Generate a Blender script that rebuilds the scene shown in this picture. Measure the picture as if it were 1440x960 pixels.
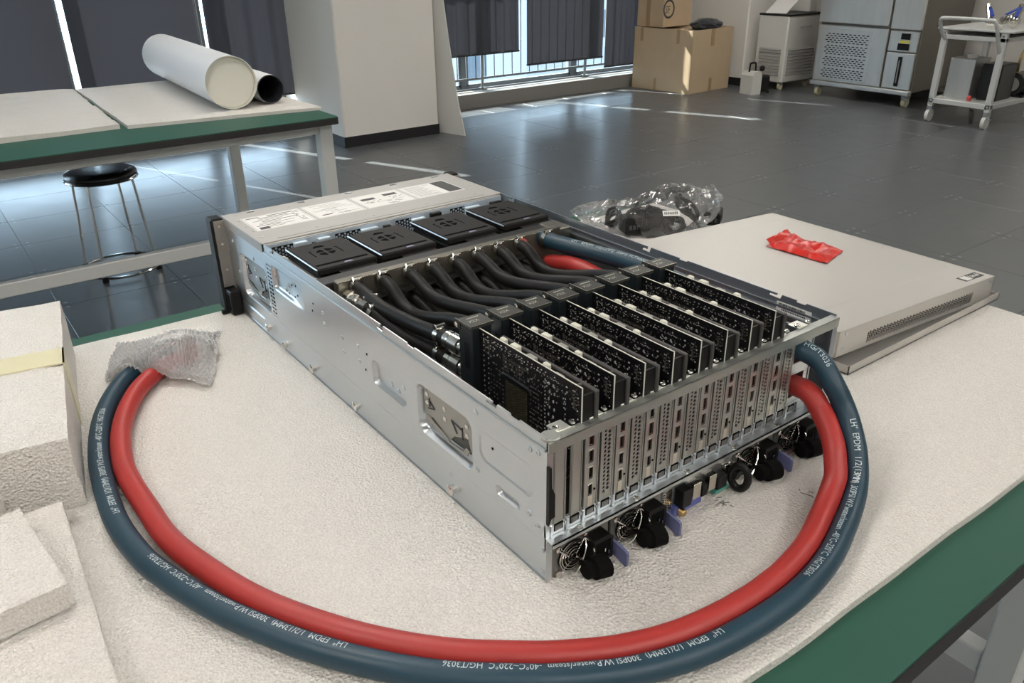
import bpy, bmesh, math, random
from mathutils import Vector, Matrix, Euler, noise
R = math.radians
for o in list(bpy.data.objects): bpy.data.objects.remove(o)
S = bpy.context.scene
COL = S.collection
rnd = random.Random(7)

# ------------------------------------------------------------------ camera
T = 0.7884                       # top of the foam sheet on the workbench
CAM = Vector((-0.38121, -0.46755, 1.34126))
cam = bpy.data.cameras.new('camera'); camo = bpy.data.objects.new('camera', cam); COL.objects.link(camo)
camo.location = CAM; camo.rotation_euler = (1.11748, 0.0112, -0.64141)
FPX = 1135.0183
cam.sensor_width = 36; cam.lens = FPX/1440*36; cam.clip_start = .02
S.camera = camo
# ------------------------------------------------------------------ world, sun, exposure
w = bpy.data.worlds.new('sky'); S.world = w; w.use_nodes = True
bg = w.node_tree.nodes['Background']; bg.inputs[0].default_value = (.64, .82, 1, 1); bg.inputs[1].default_value = 9.0
sun = bpy.data.lights.new('sun', 'SUN'); sun.energy = 26; sun.angle = R(.6); sun.color = (1, .95, .88)
suno = bpy.data.objects.new('sun', sun); COL.objects.link(suno)
sd = Vector((.39, -.92, -1.0*math.tan(R(45)))).normalized()
suno.rotation_euler = sd.to_track_quat('-Z', 'Y').to_euler(); suno.location = (2, 12, 8)
S.view_settings.view_transform = 'Standard'; S.view_settings.look = 'None'
S.view_settings.gamma = 1; S.view_settings.use_curve_mapping = False
S.view_settings.exposure = 0.0

# pixel -> direction (1440x960 frame); the distance always comes from a plane the thing touches
RM = camo.rotation_euler.to_matrix()
def ray(u, v): return RM @ Vector(((u-720)/FPX, -(v-480)/FPX, -1))
def at(u, v, z): d = ray(u, v); return CAM+d*((z-CAM.z)/d.z)
def onx(u, v, x): d = ray(u, v); return CAM+d*((x-CAM.x)/d.x)
def ony(u, v, y): d = ray(u, v); return CAM+d*((y-CAM.y)/d.y)
def project(p):
    q = RM.transposed() @ (Vector(p)-CAM)
    return (720+FPX*q.x/-q.z, 480+FPX*q.y/q.z) if q.z < 0 else (-1e5, -1e5)

# ------------------------------------------------------------------ materials
MATS = {}
def mat(name, col, rough=.5, metal=0, noise_amt=0, noise_scale=20, bump=0, bump_scale=60, spec=None, coat=0, stretch=None, emit=0, aniso=0, trans=0):
    if name in MATS: return MATS[name]
    m = bpy.data.materials.new(name); m.use_nodes = True
    nt = m.node_tree; b = nt.nodes['Principled BSDF']
    b.inputs['Base Color'].default_value = (*col, 1); b.inputs['Roughness'].default_value = rough; b.inputs['Metallic'].default_value = metal
    if spec is not None: b.inputs['Specular IOR Level'].default_value = spec
    if coat: b.inputs['Coat Weight'].default_value = coat; b.inputs['Coat Roughness'].default_value = .15
    if emit: b.inputs['Emission Color'].default_value = (*col, 1); b.inputs['Emission Strength'].default_value = emit
    tc = nt.nodes.new('ShaderNodeTexCoord'); mp = nt.nodes.new('ShaderNodeMapping')
    nt.links.new(tc.outputs['Object'], mp.inputs[0])
    if stretch: mp.inputs['Scale'].default_value = stretch
    if noise_amt:
        n = nt.nodes.new('ShaderNodeTexNoise'); n.inputs['Scale'].default_value = noise_scale; n.inputs['Detail'].default_value = 4
        nt.links.new(mp.outputs[0], n.inputs[0])
        r = nt.nodes.new('ShaderNodeMapRange'); r.inputs[3].default_value = 1-noise_amt; r.inputs[4].default_value = 1+noise_amt
        nt.links.new(n.outputs[0], r.inputs[0])
        mx = nt.nodes.new('ShaderNodeVectorMath'); mx.operation = 'SCALE'; mx.inputs[0].default_value = col
        nt.links.new(r.outputs[0], mx.inputs['Scale']); nt.links.new(mx.outputs[0], b.inputs['Base Color'])
        r2 = nt.nodes.new('ShaderNodeMapRange'); r2.inputs[3].default_value = max(.02, rough-.5*noise_amt); r2.inputs[4].default_value = min(1, rough+.5*noise_amt)
        nt.links.new(n.outputs[0], r2.inputs[0]); nt.links.new(r2.outputs[0], b.inputs['Roughness'])
    if bump:
        n = nt.nodes.new('ShaderNodeTexNoise'); n.inputs['Scale'].default_value = bump_scale; n.inputs['Detail'].default_value = 3
        nt.links.new(mp.outputs[0], n.inputs[0])
        bp = nt.nodes.new('ShaderNodeBump'); bp.inputs['Strength'].default_value = bump; bp.inputs['Distance'].default_value = .002
        nt.links.new(n.outputs[0], bp.inputs['Height']); nt.links.new(bp.outputs[0], b.inputs['Normal'])
    MATS[name] = m
    return m
def clear_mat(name, tint, gloss_rough, facing, base, white=0, bump=0, bump_scale=40, edge_white=0):
    """thin clear film / pane: transparent with a reflecting surface"""
    m = bpy.data.materials.new(name); m.use_nodes = True; nt = m.node_tree
    for n in list(nt.nodes): nt.nodes.remove(n)
    out = nt.nodes.new('ShaderNodeOutputMaterial'); tr = nt.nodes.new('ShaderNodeBsdfTransparent'); tr.inputs[0].default_value = (*tint, 1)
    gl = nt.nodes.new('ShaderNodeBsdfGlossy'); gl.inputs['Roughness'].default_value = gloss_rough
    lw = nt.nodes.new('ShaderNodeLayerWeight'); lw.inputs[0].default_value = facing
    mr = nt.nodes.new('ShaderNodeMapRange'); mr.inputs[3].default_value = base; mr.inputs[4].default_value = .95
    nt.links.new(lw.outputs['Fresnel'], mr.inputs[0])
    mix = nt.nodes.new('ShaderNodeMixShader'); nt.links.new(mr.outputs[0], mix.inputs[0])
    src = tr
    if white:
        df = nt.nodes.new('ShaderNodeBsdfDiffuse'); df.inputs[0].default_value = (.92, .92, .92, 1)
        tl = nt.nodes.new('ShaderNodeBsdfTranslucent'); tl.inputs[0].default_value = (.9, .9, .9, 1)
        ad = nt.nodes.new('ShaderNodeMixShader'); nt.links.new(df.outputs[0], ad.inputs[1]); nt.links.new(tl.outputs[0], ad.inputs[2])
        m2 = nt.nodes.new('ShaderNodeMixShader'); m2.inputs[0].default_value = white
        nt.links.new(tr.outputs[0], m2.inputs[1]); nt.links.new(ad.outputs[0], m2.inputs[2]); src = m2
    ed = gl
    if edge_white:
        ew = nt.nodes.new('ShaderNodeBsdfDiffuse'); ew.inputs[0].default_value = (.95, .95, .95, 1)
        ed = nt.nodes.new('ShaderNodeMixShader'); ed.inputs[0].default_value = edge_white
        nt.links.new(gl.outputs[0], ed.inputs[1]); nt.links.new(ew.outputs[0], ed.inputs[2])
    nt.links.new(src.outputs[0], mix.inputs[1]); nt.links.new(ed.outputs[0], mix.inputs[2])
    if bump:
        tc = nt.nodes.new('ShaderNodeTexCoord')
        n = nt.nodes.new('ShaderNodeTexNoise'); n.inputs['Scale'].default_value = bump_scale; n.inputs['Detail'].default_value = 2
        nt.links.new(tc.outputs['Object'], n.inputs[0])
        bp = nt.nodes.new('ShaderNodeBump'); bp.inputs['Strength'].default_value = bump; bp.inputs['Distance'].default_value = .01
        nt.links.new(n.outputs[0], bp.inputs['Height']); nt.links.new(bp.outputs[0], gl.inputs['Normal']); nt.links.new(bp.outputs[0], lw.inputs['Normal'])
    nt.links.new(mix.outputs[0], out.inputs[0]); MATS[name] = m
    return m
M = dict(
 floor=mat('floor_grey', (.096, .102, .106), .3, noise_amt=.12, noise_scale=5, bump=.05, bump_scale=30, spec=.72),
 floor_joint=mat('floor_joint', (.04, .042, .044), .7),
 stud=mat('stud_grey', (.32, .33, .33), .35, .6),
 wall=mat('wall_paint', (.72, .69, .64), .75, noise_amt=.02, noise_scale=3),
 ceil=mat('ceiling_paint', (.7, .69, .66), .9),
 black=mat('baseboard_black', (.012, .012, .013), .45),
 alu=mat('window_alu', (.2, .22, .24), .45, .4),
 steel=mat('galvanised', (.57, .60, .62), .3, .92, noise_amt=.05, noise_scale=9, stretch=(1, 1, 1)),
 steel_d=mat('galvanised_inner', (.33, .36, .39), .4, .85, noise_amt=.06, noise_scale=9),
 steel_w=mat('steel_warm', (.47, .485, .455), .38, .85, noise_amt=.05, noise_scale=12),
 lid=mat('lid_steel', (.55, .53, .495), .5, .6, noise_amt=.03, noise_scale=5),
 cover=mat('cover_steel', (.42, .41, .39), .5, .45, noise_amt=.03, noise_scale=5),
 latchm=mat('latch_steel', (.33, .325, .3), .3, .85, noise_amt=.06, noise_scale=14),
 chrome=mat('chrome', (.72, .7, .66), .14, 1),
 nickel=mat('nickel', (.6, .57, .5), .25, 1),
 blk=mat('plastic_black', (.007, .0066, .0063), .45, noise_amt=.15, noise_scale=40, spec=.25),
 fanlid=mat('fan_lid', (.016, .0145, .0135), .5, noise_amt=.1, noise_scale=30, spec=.18),
 blk_m=mat('black_metal', (.02, .02, .021), .35, .3),
 rubber=mat('rubber_black', (.010, .0095, .009), .5, noise_amt=.2, noise_scale=25, spec=.25),
 pcb=mat('pcb_black', (.006, .006, .007), .3, bump=.25, bump_scale=500),
 dots=mat('solder', (.62, .62, .6), .3, .5),
 smd=mat('smd_grey', (.1, .09, .08), .4, .2),
 white=mat('white_plastic', (.6, .59, .5), .45),
 bluehose=mat('hose_blue', (.010, .040, .064), .45, noise_amt=.18, noise_scale=14, bump=.1, bump_scale=90),
 redhose=mat('hose_red', (.37, .027, .023), .45, noise_amt=.14, noise_scale=14, bump=.1, bump_scale=90),
 print=mat('print_white', (.5, .58, .6), .6),
 printr=mat('print_pink', (.7, .42, .4), .6),
 paper=mat('paper', (.72, .71, .68), .6),
 ink=mat('ink', (.05, .05, .05), .6),
 inkg=mat('ink_grey', (.28, .27, .26), .6),
 latch=mat('latch_blue', (.115, .128, .25), .45),
 pcbg=mat('pcb_green', (.05, .25, .2), .5),
 green=mat('mat_green', (.016, .08, .054), .55, noise_amt=.06, noise_scale=6),
 edge=mat('edge_black', (.02, .018, .017), .5),
 frame=mat('bench_frame', (.55, .56, .54), .45, .1),
 frame2=mat('bench_frame_dark', (.3, .3, .28), .5, .1),
 card=mat('cardboard', (.5, .38, .245), .8, noise_amt=.08, noise_scale=8),
 tape=mat('tape_brown', (.36, .25, .13), .35),
 foamtape=mat('tape_yellow', (.66, .62, .42), .3, bump=.2, bump_scale=60),
 enamel=mat('white_enamel', (.62, .61, .57), .4),
 stain=mat('stainless', (.66, .66, .64), .38, .9, noise_amt=.12, noise_scale=3, stretch=(1, 6, 1)),
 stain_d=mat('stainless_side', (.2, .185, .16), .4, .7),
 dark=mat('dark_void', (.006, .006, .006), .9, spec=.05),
 leather=mat('black_leather', (.012, .012, .013), .3, bump=.5, bump_scale=160, coat=.3),
 roll=mat('roll_white', (.74, .74, .75), .35),
 rollin=mat('roll_inner', (.72, .70, .62), .6),
 filmblk=mat('roll_black', (.03, .032, .04), .3),
 redbag=mat('red_film', (.55, .022, .014), .3, bump=.35, bump_scale=60, spec=.4),
 blue=mat('handle_blue', (.03, .07, .4), .4),
 brass=mat('brass', (.6, .42, .2), .3, 1),
 yellow=mat('sticker_yellow', (.6, .55, .08), .5),
 cream=mat('caster_cream', (.62, .58, .4), .5),
 redk=mat('knob_red', (.6, .06, .05), .4),
 lamp=mat('lamp_diffuser', (1, .96, .905), .5, emit=30),
 purple=mat('touch_purple', (.3, .27, .42), .5),
)
def foam_mat():
    m = mat('foam_white', (.66, .628, .585), .62, bump=.0)
    nt = m.node_tree; b = nt.nodes['Principled BSDF']
    tc = nt.nodes.new('ShaderNodeTexCoord')
    v = nt.nodes.new('ShaderNodeTexVoronoi'); v.inputs['Scale'].default_value = 330
    n = nt.nodes.new('ShaderNodeTexNoise'); n.inputs['Scale'].default_value = 12; n.inputs['Detail'].default_value = 5
    nt.links.new(tc.outputs['Object'], v.inputs[0]); nt.links.new(tc.outputs['Object'], n.inputs[0])
    ad = nt.nodes.new('ShaderNodeMath'); ad.operation = 'MULTIPLY_ADD'; ad.inputs[1].default_value = 1.0
    sc = nt.nodes.new('ShaderNodeMath'); sc.operation = 'MULTIPLY'; sc.inputs[1].default_value = 2.5
    nt.links.new(n.outputs[0], sc.inputs[0]); nt.links.new(v.outputs['Distance'], ad.inputs[0]); nt.links.new(sc.outputs[0], ad.inputs[2])
    bp = nt.nodes.new('ShaderNodeBump'); bp.inputs['Strength'].default_value = .8; bp.inputs['Distance'].default_value = .0025
    nt.links.new(ad.outputs[0], bp.inputs['Height']); nt.links.new(bp.outputs[0], b.inputs['Normal'])
    mr = nt.nodes.new('ShaderNodeMapRange'); mr.inputs[3].default_value = .55; mr.inputs[4].default_value = .3
    nt.links.new(v.outputs['Color'], mr.inputs[0]); nt.links.new(mr.outputs[0], b.inputs['Roughness'])
    cr = nt.nodes.new('ShaderNodeMapRange'); cr.inputs[3].default_value = .93; cr.inputs[4].default_value = 1.13  # fine cell speckle; foam sparkle put into the base colour
    n2 = nt.nodes.new('ShaderNodeTexNoise'); n2.inputs['Scale'].default_value = 520; n2.inputs['Detail'].default_value = 1; nt.links.new(tc.outputs['Object'], n2.inputs[0])
    cr.inputs[1].default_value = .3; cr.inputs[2].default_value = .7; nt.links.new(n2.outputs[0], cr.inputs[0])
    cs_ = nt.nodes.new('ShaderNodeVectorMath'); cs_.operation = 'SCALE'; cs_.inputs[0].default_value = (.66, .628, .585)
    nt.links.new(cr.outputs[0], cs_.inputs['Scale']); nt.links.new(cs_.outputs[0], b.inputs['Base Color'])
    return m
M['foam'] = foam_mat()
def blind_mat():
    m = bpy.data.materials.new('blind_cloth'); m.use_nodes = True; nt = m.node_tree
    b = nt.nodes['Principled BSDF']; b.inputs['Base Color'].default_value = (.045, .043, .045, 1); b.inputs['Roughness'].default_value = .85
    tl = nt.nodes.new('ShaderNodeBsdfTranslucent'); tl.inputs[0].default_value = (.022, .022, .026, 1)
    mx = nt.nodes.new('ShaderNodeMixShader'); mx.inputs[0].default_value = .3
    out = nt.nodes['Material Output']; nt.links.new(b.outputs[0], mx.inputs[1]); nt.links.new(tl.outputs[0], mx.inputs[2]); nt.links.new(mx.outputs[0], out.inputs[0])
    return m
M['blind'] = blind_mat()
M['glass'] = clear_mat('window_glass', (.93, .97, .98), .01, .2, .03)
M['film'] = clear_mat('clear_film', (.97, .97, .97), .12, .38, .04, white=.05, bump=.5, bump_scale=45, edge_white=.18)
M['bubble'] = clear_mat('bubble_film', (.97, .97, .97), .18, .6, .03, white=.17, edge_white=.85)

# ------------------------------------------------------------------ mesh building
class MB:
    def __init__(s): s.v = []; s.f = []; s.m = []; s.cur = 0
    def mi(s, i): s.cur = i; return s
    def face(s, ix): s.f.append(tuple(ix)); s.m.append(s.cur)
    def pts(s, ps): n = len(s.v); s.v += [tuple(p) for p in ps]; return n
    def quad(s, a, b, c, d): n = s.pts((a, b, c, d)); s.face((n, n+1, n+2, n+3))
    def box(s, x0, x1, y0, y1, z0, z1, mx=None, ch=0):
        if x0 > x1: x0, x1 = x1, x0
        if y0 > y1: y0, y1 = y1, y0
        if z0 > z1: z0, z1 = z1, z0
        if ch:
            c = min(ch, (x1-x0)*.45, (y1-y0)*.45, (z1-z0)*.45); P = []; idx = {}
            for i, x in ((0, x0), (1, x1)):
                for j, y in ((0, y0), (1, y1)):
                    for k, z in ((0, z0), (1, z1)):
                        sx, sy, sz = (c if i == 0 else -c), (c if j == 0 else -c), (c if k == 0 else -c)
                        for a, p in (('x', (x, y+sy, z+sz)), ('y', (x+sx, y, z+sz)), ('z', (x+sx, y+sy, z))):
                            idx[i, j, k, a] = len(P); P.append(p)
            if mx: P = [mx @ Vector(p) for p in P]
            n = s.pts(P); g = lambda i, j, k, a: n+idx[i, j, k, a]
            fs = []
            for i in (0, 1):
                q = [g(i, 0, 0, 'x'), g(i, 1, 0, 'x'), g(i, 1, 1, 'x'), g(i, 0, 1, 'x')]; fs.append(q if i else q[::-1])
                q = [g(0, i, 0, 'y'), g(1, i, 0, 'y'), g(1, i, 1, 'y'), g(0, i, 1, 'y')]; fs.append(q[::-1] if i else q)
                q = [g(0, 0, i, 'z'), g(1, 0, i, 'z'), g(1, 1, i, 'z'), g(0, 1, i, 'z')]; fs.append(q if i else q[::-1])
            for a in (0, 1):
                for b in (0, 1):
                    q = [g(0, a, b, 'y'), g(1, a, b, 'y'), g(1, a, b, 'z'), g(0, a, b, 'z')]; fs.append(q)
                    q = [g(a, 0, b, 'x'), g(a, 1, b, 'x'), g(a, 1, b, 'z'), g(a, 0, b, 'z')]; fs.append(q[::-1] if a == b else q)
                    q = [g(a, b, 0, 'x'), g(a, b, 1, 'x'), g(a, b, 1, 'y'), g(a, b, 0, 'y')]; fs.append(q if a == b else q[::-1])
            for i in (0, 1):
                for j in (0, 1):
                    for k in (0, 1):
                        q = [g(i, j, k, 'x'), g(i, j, k, 'y'), g(i, j, k, 'z')]; fs.append(q if (i+j+k) % 2 else q[::-1])
            for q in fs: s.face(q)
            return s
        P = [(x0, y0, z0), (x1, y0, z0), (x1, y1, z0), (x0, y1, z0), (x0, y0, z1), (x1, y0, z1), (x1, y1, z1), (x0, y1, z1)]
        if mx: P = [mx @ Vector(p) for p in P]
        n = s.pts(P)
        for q in ((3, 2, 1, 0), (4, 5, 6, 7), (0, 1, 5, 4), (1, 2, 6, 5), (2, 3, 7, 6), (3, 0, 4, 7)): s.face([n+i for i in q])
        return s
    def tube(s, path, r, seg=10, caps=True, closed=False):
        P = [Vector(p) for p in path]; n = len(P); rs = r if isinstance(r, (list, tuple)) else [r]*n
        tg = []
        for i in range(n):
            a = P[(i-1) % n] if closed or i > 0 else P[i]; b = P[(i+1) % n] if closed or i < n-1 else P[i]
            tg.append((b-a).normalized())
        up = Vector((0, 0, 1)) if abs(tg[0].z) < .9 else Vector((1, 0, 0))
        nn = tg[0].cross(up).normalized(); base = len(s.v)
        for i in range(n):
            nn = (nn-tg[i]*nn.dot(tg[i])).normalized(); bb = tg[i].cross(nn)
            for k in range(seg):
                a = 2*math.pi*k/seg; s.v.append(tuple(P[i]+(nn*math.cos(a)+bb*math.sin(a))*rs[i]))
        for i in range(n if closed else n-1):
            j = (i+1) % n
            for k in range(seg):
                l = (k+1) % seg; s.face((base+i*seg+k, base+i*seg+l, base+j*seg+l, base+j*seg+k))
        if caps and not closed:
            s.face([base+k for k in range(seg)][::-1]); s.face([base+(n-1)*seg+k for k in range(seg)])
        return s
    def cyl(s, a, b, r, seg=16, r2=None, caps=True): return s.tube([a, b], [r, r if r2 is None else r2], seg, caps)
    def lathe(s, prof, seg=24, mx=None, c=(0, 0, 0)):
        base = len(s.v); n = len(prof); c = Vector(c)
        for r, z in prof:
            for k in range(seg):
                a = 2*math.pi*k/seg; p = Vector((r*math.cos(a), r*math.sin(a), z))
                s.v.append(tuple((mx @ p if mx else p)+c))
        for i in range(n-1):
            for k in range(seg):
                l = (k+1) % seg; s.face((base+i*seg+k, base+i*seg+l, base+(i+1)*seg+l, base+(i+1)*seg+k))
        s.face([base+k for k in range(seg)][::-1]); s.face([base+(n-1)*seg+k for k in range(seg)])
        return s
    def prism(s, poly, d0, d1, f):
        """extrude a 2-D polygon; f(u, v, d) gives the 3-D point"""
        n = len(poly); a = s.pts([f(u, v, d0) for u, v in poly]); b = s.pts([f(u, v, d1) for u, v in poly])
        s.face([a+i for i in range(n)]); s.face([b+i for i in range(n)][::-1])
        for i in range(n): j = (i+1) % n; s.face((a+i, b+i, b+j, a+j))
        return s
    def perf(s, o, u, v, nu, nv, du, dv, hr, thick=None):
        """plate with hexagonal holes: nu columns (staggered by half a row) x nv rows"""
        o, u, v = Vector(o), Vector(u), Vector(v)
        for i in range(nu):
            for j in range(nv):
                cx, cy = (i+.5)*du, (j+.5+(.5 if i % 2 else 0))*dv
                hx = [(cx+hr*math.cos(R(60*k)), cy+hr*math.sin(R(60*k))) for k in range(6)]
                ou = [(cx+du/2, cy), (cx+du/2, cy+dv/2), (cx-du/2, cy+dv/2), (cx-du/2, cy), (cx-du/2, cy-dv/2), (cx+du/2, cy-dv/2)]
                n = s.pts([o+u*a+v*b for a, b in hx+ou])
                for k in range(6): l = (k+1) % 6; s.face((n+k, n+6+k, n+6+l, n+l))
            # half-row filler so that the plate ends straight
            yy = 0 if i % 2 else nv*dv
            s.quad(o+u*(i*du)+v*yy, o+u*((i+1)*du)+v*yy, o+u*((i+1)*du)+v*(yy+dv/2), o+u*(i*du)+v*(yy+dv/2))
        return s
    def mesh(s, name, mats, smooth=30):
        me = bpy.data.meshes.new(name); me.from_pydata(s.v, [], s.f)
        for m in (mats if isinstance(mats, (list, tuple)) else [mats]): me.materials.append(M[m] if isinstance(m, str) else m)
        me.polygons.foreach_set('material_index', s.m)
        bm = bmesh.new(); bm.from_mesh(me); bmesh.ops.recalc_face_normals(bm, faces=bm.faces); bm.to_mesh(me); bm.free()
        if smooth: me.shade_smooth(); me.set_sharp_from_angle(angle=R(smooth))
        me.update(); return me
    def build(s, name, mats, parent=None, loc=None, smooth=30, **kw):
        return link(name, s.mesh(name, mats, smooth), parent, loc, **kw)
def link(name, me, parent=None, loc=None, rot=None, label=None, cat=None, group=None, kind=None):
    o = bpy.data.objects.new(name, me); COL.objects.link(o)
    if parent is not None: o.parent = parent
    if loc is not None: o.location = loc
    if rot is not None: o.rotation_euler = rot
    return tag(o, label, cat, group, kind)
def tag(o, label=None, cat=None, group=None, kind=None):
    if label: o['label'] = label
    if cat: o['category'] = cat
    if group: o['group'] = group
    if kind: o['kind'] = kind
    return o
def thing(name, label, cat, loc=(0, 0, 0), rz=0, group=None):
    return link(name, None, None, loc, (0, 0, rz), label, cat, group)
def copy_tree(o, parent=None):
    c = o.copy(); COL.objects.link(c); c.parent = parent
    for ch in list(o.children): copy_tree(ch, c)
    return c
def rrect(x0, x1, y0, y1, r, n=5):
    P = []
    for cx, cy, a0 in ((x1-r, y1-r, 0), (x0+r, y1-r, 90), (x0+r, y0+r, 180), (x1-r, y0+r, 270)):
        P += [(cx+r*math.cos(R(a0+90*k/n)), cy+r*math.sin(R(a0+90*k/n))) for k in range(n+1)]
    return P
def bez(P, n=14):
    """Catmull-Rom through points"""
    P = [Vector(p) for p in P]; out = []
    Q = [P[0]*2-P[1]]+P+[P[-1]*2-P[-2]]
    for i in range(1, len(Q)-2):
        a, b, c, d = Q[i-1:i+3]
        for k in range(n):
            t = k/n; out.append(.5*((2*b)+(c-a)*t+(2*a-5*b+4*c-d)*t*t+(3*b-a-3*c+d)*t**3))
    out.append(P[-1]); return out
def text_mesh(txt, size):
    cu = bpy.data.curves.new('t', 'FONT'); cu.body = txt; cu.size = size; cu.resolution_u = 2
    o = bpy.data.objects.new('t', cu); COL.objects.link(o)
    dg = bpy.context.evaluated_depsgraph_get(); me = bpy.data.meshes.new_from_object(o.evaluated_get(dg))
    v = [x.co.copy() for x in me.vertices]; f = [tuple(p.vertices) for p in me.polygons]
    bpy.data.objects.remove(o); bpy.data.meshes.remove(me); bpy.data.curves.remove(cu)
    return v, f
def add_text(mb, txt, size, fn):
    v, f = text_mesh(txt, size); n = mb.pts([fn(p.x, p.y) for p in v])
    for q in f: mb.face([n+i for i in q])
    return max((p.x for p in v), default=0)

# ================================================================== the room
ST = 'structure'
X0, X1, Y0, YW, ZC = -3.6, 8.05, -3.2, 5.97, 2.95     # left, right, front, window wall, ceiling
mb = MB(); mb.box(X0-.2, X1+.2, Y0-.2, 6.5, -.12, -.012)
floor = mb.build('floor', 'floor_joint', kind=ST, label='dark grey raised floor of square tiles')
# square tiles 0.5 m, each with a stud near every corner
tm = MB(); tm.box(-.2492, .2492, -.2492, .2492, -.012, 0, ch=.0012); tm.mi(1)
for sx in (-1, 1):
    for sy in (-1, 1):
        tm.lathe([(.0095, 0), (.0095, .0006), (.007, .0011)], 8, c=(sx*.222, sy*.222, 0))
tile_me = tm.mesh('tile', ['floor', 'stud'])
cand = []; far = []
gx, gy = -.0517+.25, .198+.25
for i in range(-8, 18):
    for j in range(-8, 13):
        x, y = gx+.5*i, gy+.5*j
        if not (X0-.2 < x < X1+.2 and Y0-.2 < y < 6.3): continue
        pu, pv = project((x, y, 0)); q = project((x, y, .0))
        d = math.hypot(x-CAM.x, y-CAM.y)
        vis = -220 < pu < 1660 and -60 < pv < 1300
        (cand if vis else far).append((d, x, y))
cand.sort(); far += cand[290:]; cand = cand[:290]
for d, x, y in cand: link('floor_tile', tile_me, floor, (x, y, 0))
fm = MB()
for d, x, y in far: fm.box(x-.2492, x+.2492, y-.2492, y+.2492, -.012, 0)
fm.build('floor_tile_field', 'floor', floor, kind='stuff')

MB().box(X0, X1, Y0, 6.4, ZC, ZC+.1).build('ceiling', 'ceil', kind=ST)
MB().box(X0-.15, X0, Y0, 6.4, 0, ZC).build('wall_left', 'wall', kind=ST)
MB().box(X1, X1+.15, Y0, 6.4, 0, ZC).build('wall_right', 'wall', kind=ST)
MB().box(X0, X1, Y0-.15, Y0, 0, ZC).build('wall_front', 'wall', kind=ST)
# window wall: low kerb, header, windows between
CURB = .125
wb = MB(); wb.box(X0, X1, YW, 6.4, 0, CURB); wb.box(X0, X1, YW, 6.4, 2.7, ZC)
wb.build('wall_back', mat('kerb_paint', (.19, .18, .165), .7), kind=ST)
# pillars
pc = at(485, 208, 0); pr_ = at(618, 188, 0)
PX0, PX1, PY = 2.26, 3.09, 5.19
MB().box(PX0, PX1, PY, 6.42, 0, ZC, ch=.01).build('wall_pillar', 'wall', kind=ST)
MB().box(PX0-.004, PX1+.004, PY-.004, 6.0, 0, .078, ch=.003).build('baseboard_pillar', 'black', kind=ST)
MB().box(6.86, 7.7, 5.2, 6.42, 0, ZC, ch=.01).build('wall_pillar_corner', 'wall', kind=ST)
MB().box(6.855, 7.7, 5.195, 6.0, 0, .08, ch=.003).build('baseboard_corner', 'black', kind=ST)
MB().box(7.7, X1, YW, 6.4, 0, ZC).build('wall_corner', 'wall', kind=ST)
# windows: frames with sashes and panes
def window(n, x0, x1, splits, label):
    f = MB(); y0, y1 = 6.26, 6.32
    f.box(x0, x1, y0, y1, CURB, CURB+.02); f.box(x0, x1, y0, y1, 2.65, 2.7)
    f.box(x0, x1, y0, y1, 1.62, 1.70)
    xs = [x0]+splits+[x1]
    for x in xs: f.box(x-.03, x+.03, y0-.01, y1, CURB, 2.7)
    wn = f.build('window_%d' % n, 'alu', kind=ST, label=label)
    for a, b in zip(xs, xs[1:]):
        for za, zb in ((CURB+.02, 1.62), (1.70, 2.65)):
            MB().box(a+.03, b-.03, 6.285, 6.291, za, zb).build('pane', 'glass', wn)
            s_ = MB()
            for q in ((a+.03, a+.055, za, zb), (b-.055, b-.03, za, zb), (a+.03, b-.03, za, za+.018), (a+.03, b-.03, zb-.03, zb)):
                s_.box(q[0], q[1], 6.262, 6.305, q[2], q[3])
            s_.build('sash', 'alu', wn)
window(1, X0, PX0, [-2.2, -.8, .64, 1.62], 'aluminium window row behind the left blinds')
window(2, PX1, 6.86, [4.05, 5.42], 'aluminium window row behind the railing')
# roller blinds, hung in front of the glass
def blind(x0, x1, zb, label, folds=0, y=6.05):
    t = thing('roller_blind', label, 'blind', (x0, y, zb), group=None)
    m = MB(); w_ = x1-x0; n = 60 if folds else 12
    for i in range(n+1):
        x = w_*i/n; yy = (.012*math.sin(2*math.pi*folds*i/n)+.005*math.sin(2*math.pi*folds*2.3*i/n)) if folds else .004*math.sin(3*i/n)
        for z in (0, 1.0, 2.55-zb): m.v.append((x, yy, z))
    for i in range(n):
        for k in range(2): m.face((3*i+k, 3*i+3+k, 3*i+4+k, 3*i+1+k))
    m.build('cloth', 'blind', t, smooth=80)
    MB().cyl((0, 0, 0), (w_, 0, 0), .009, 8).build('hem_bar', 'blind', t)
    MB().cyl((-.01, .02, 2.57-zb), (w_+.01, .02, 2.57-zb), .03, 12).build('roller', 'blind', t)
    MB().tube([(w_+.012, -.02, 2.5-zb), (w_+.012, -.02, .1)], .0025, 5).build('pull_chain', 'white', t)
bx = lambda u, v: ony(u, v, 6.05).x
bz = lambda u, v: ony(u, v, 6.05).z
blind(3.16, bx(730, 71), bz(680, 76), 'folded dark roller blind right beside the leaning white board', folds=8)
blind(bx(741, 91), bx(847, 80), bz(790, 86), 'flat dark roller blind in the middle of the railed window')
blind(bx(850, 80), 6.84, bz(868, 92), 'dark roller blind hanging behind the cardboard boxes', folds=6)
blind(-1.3, bx(75, 10)-.0, .30, 'dark roller blind at the left edge over the white foam table')
blind(bx(88, 10), bx(270, 0), .30, 'wide dark roller blind behind the white paper roll')
blind(bx(283, 0), 2.275, .30, 'dark roller blind next to the white pillar', folds=3)
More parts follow.
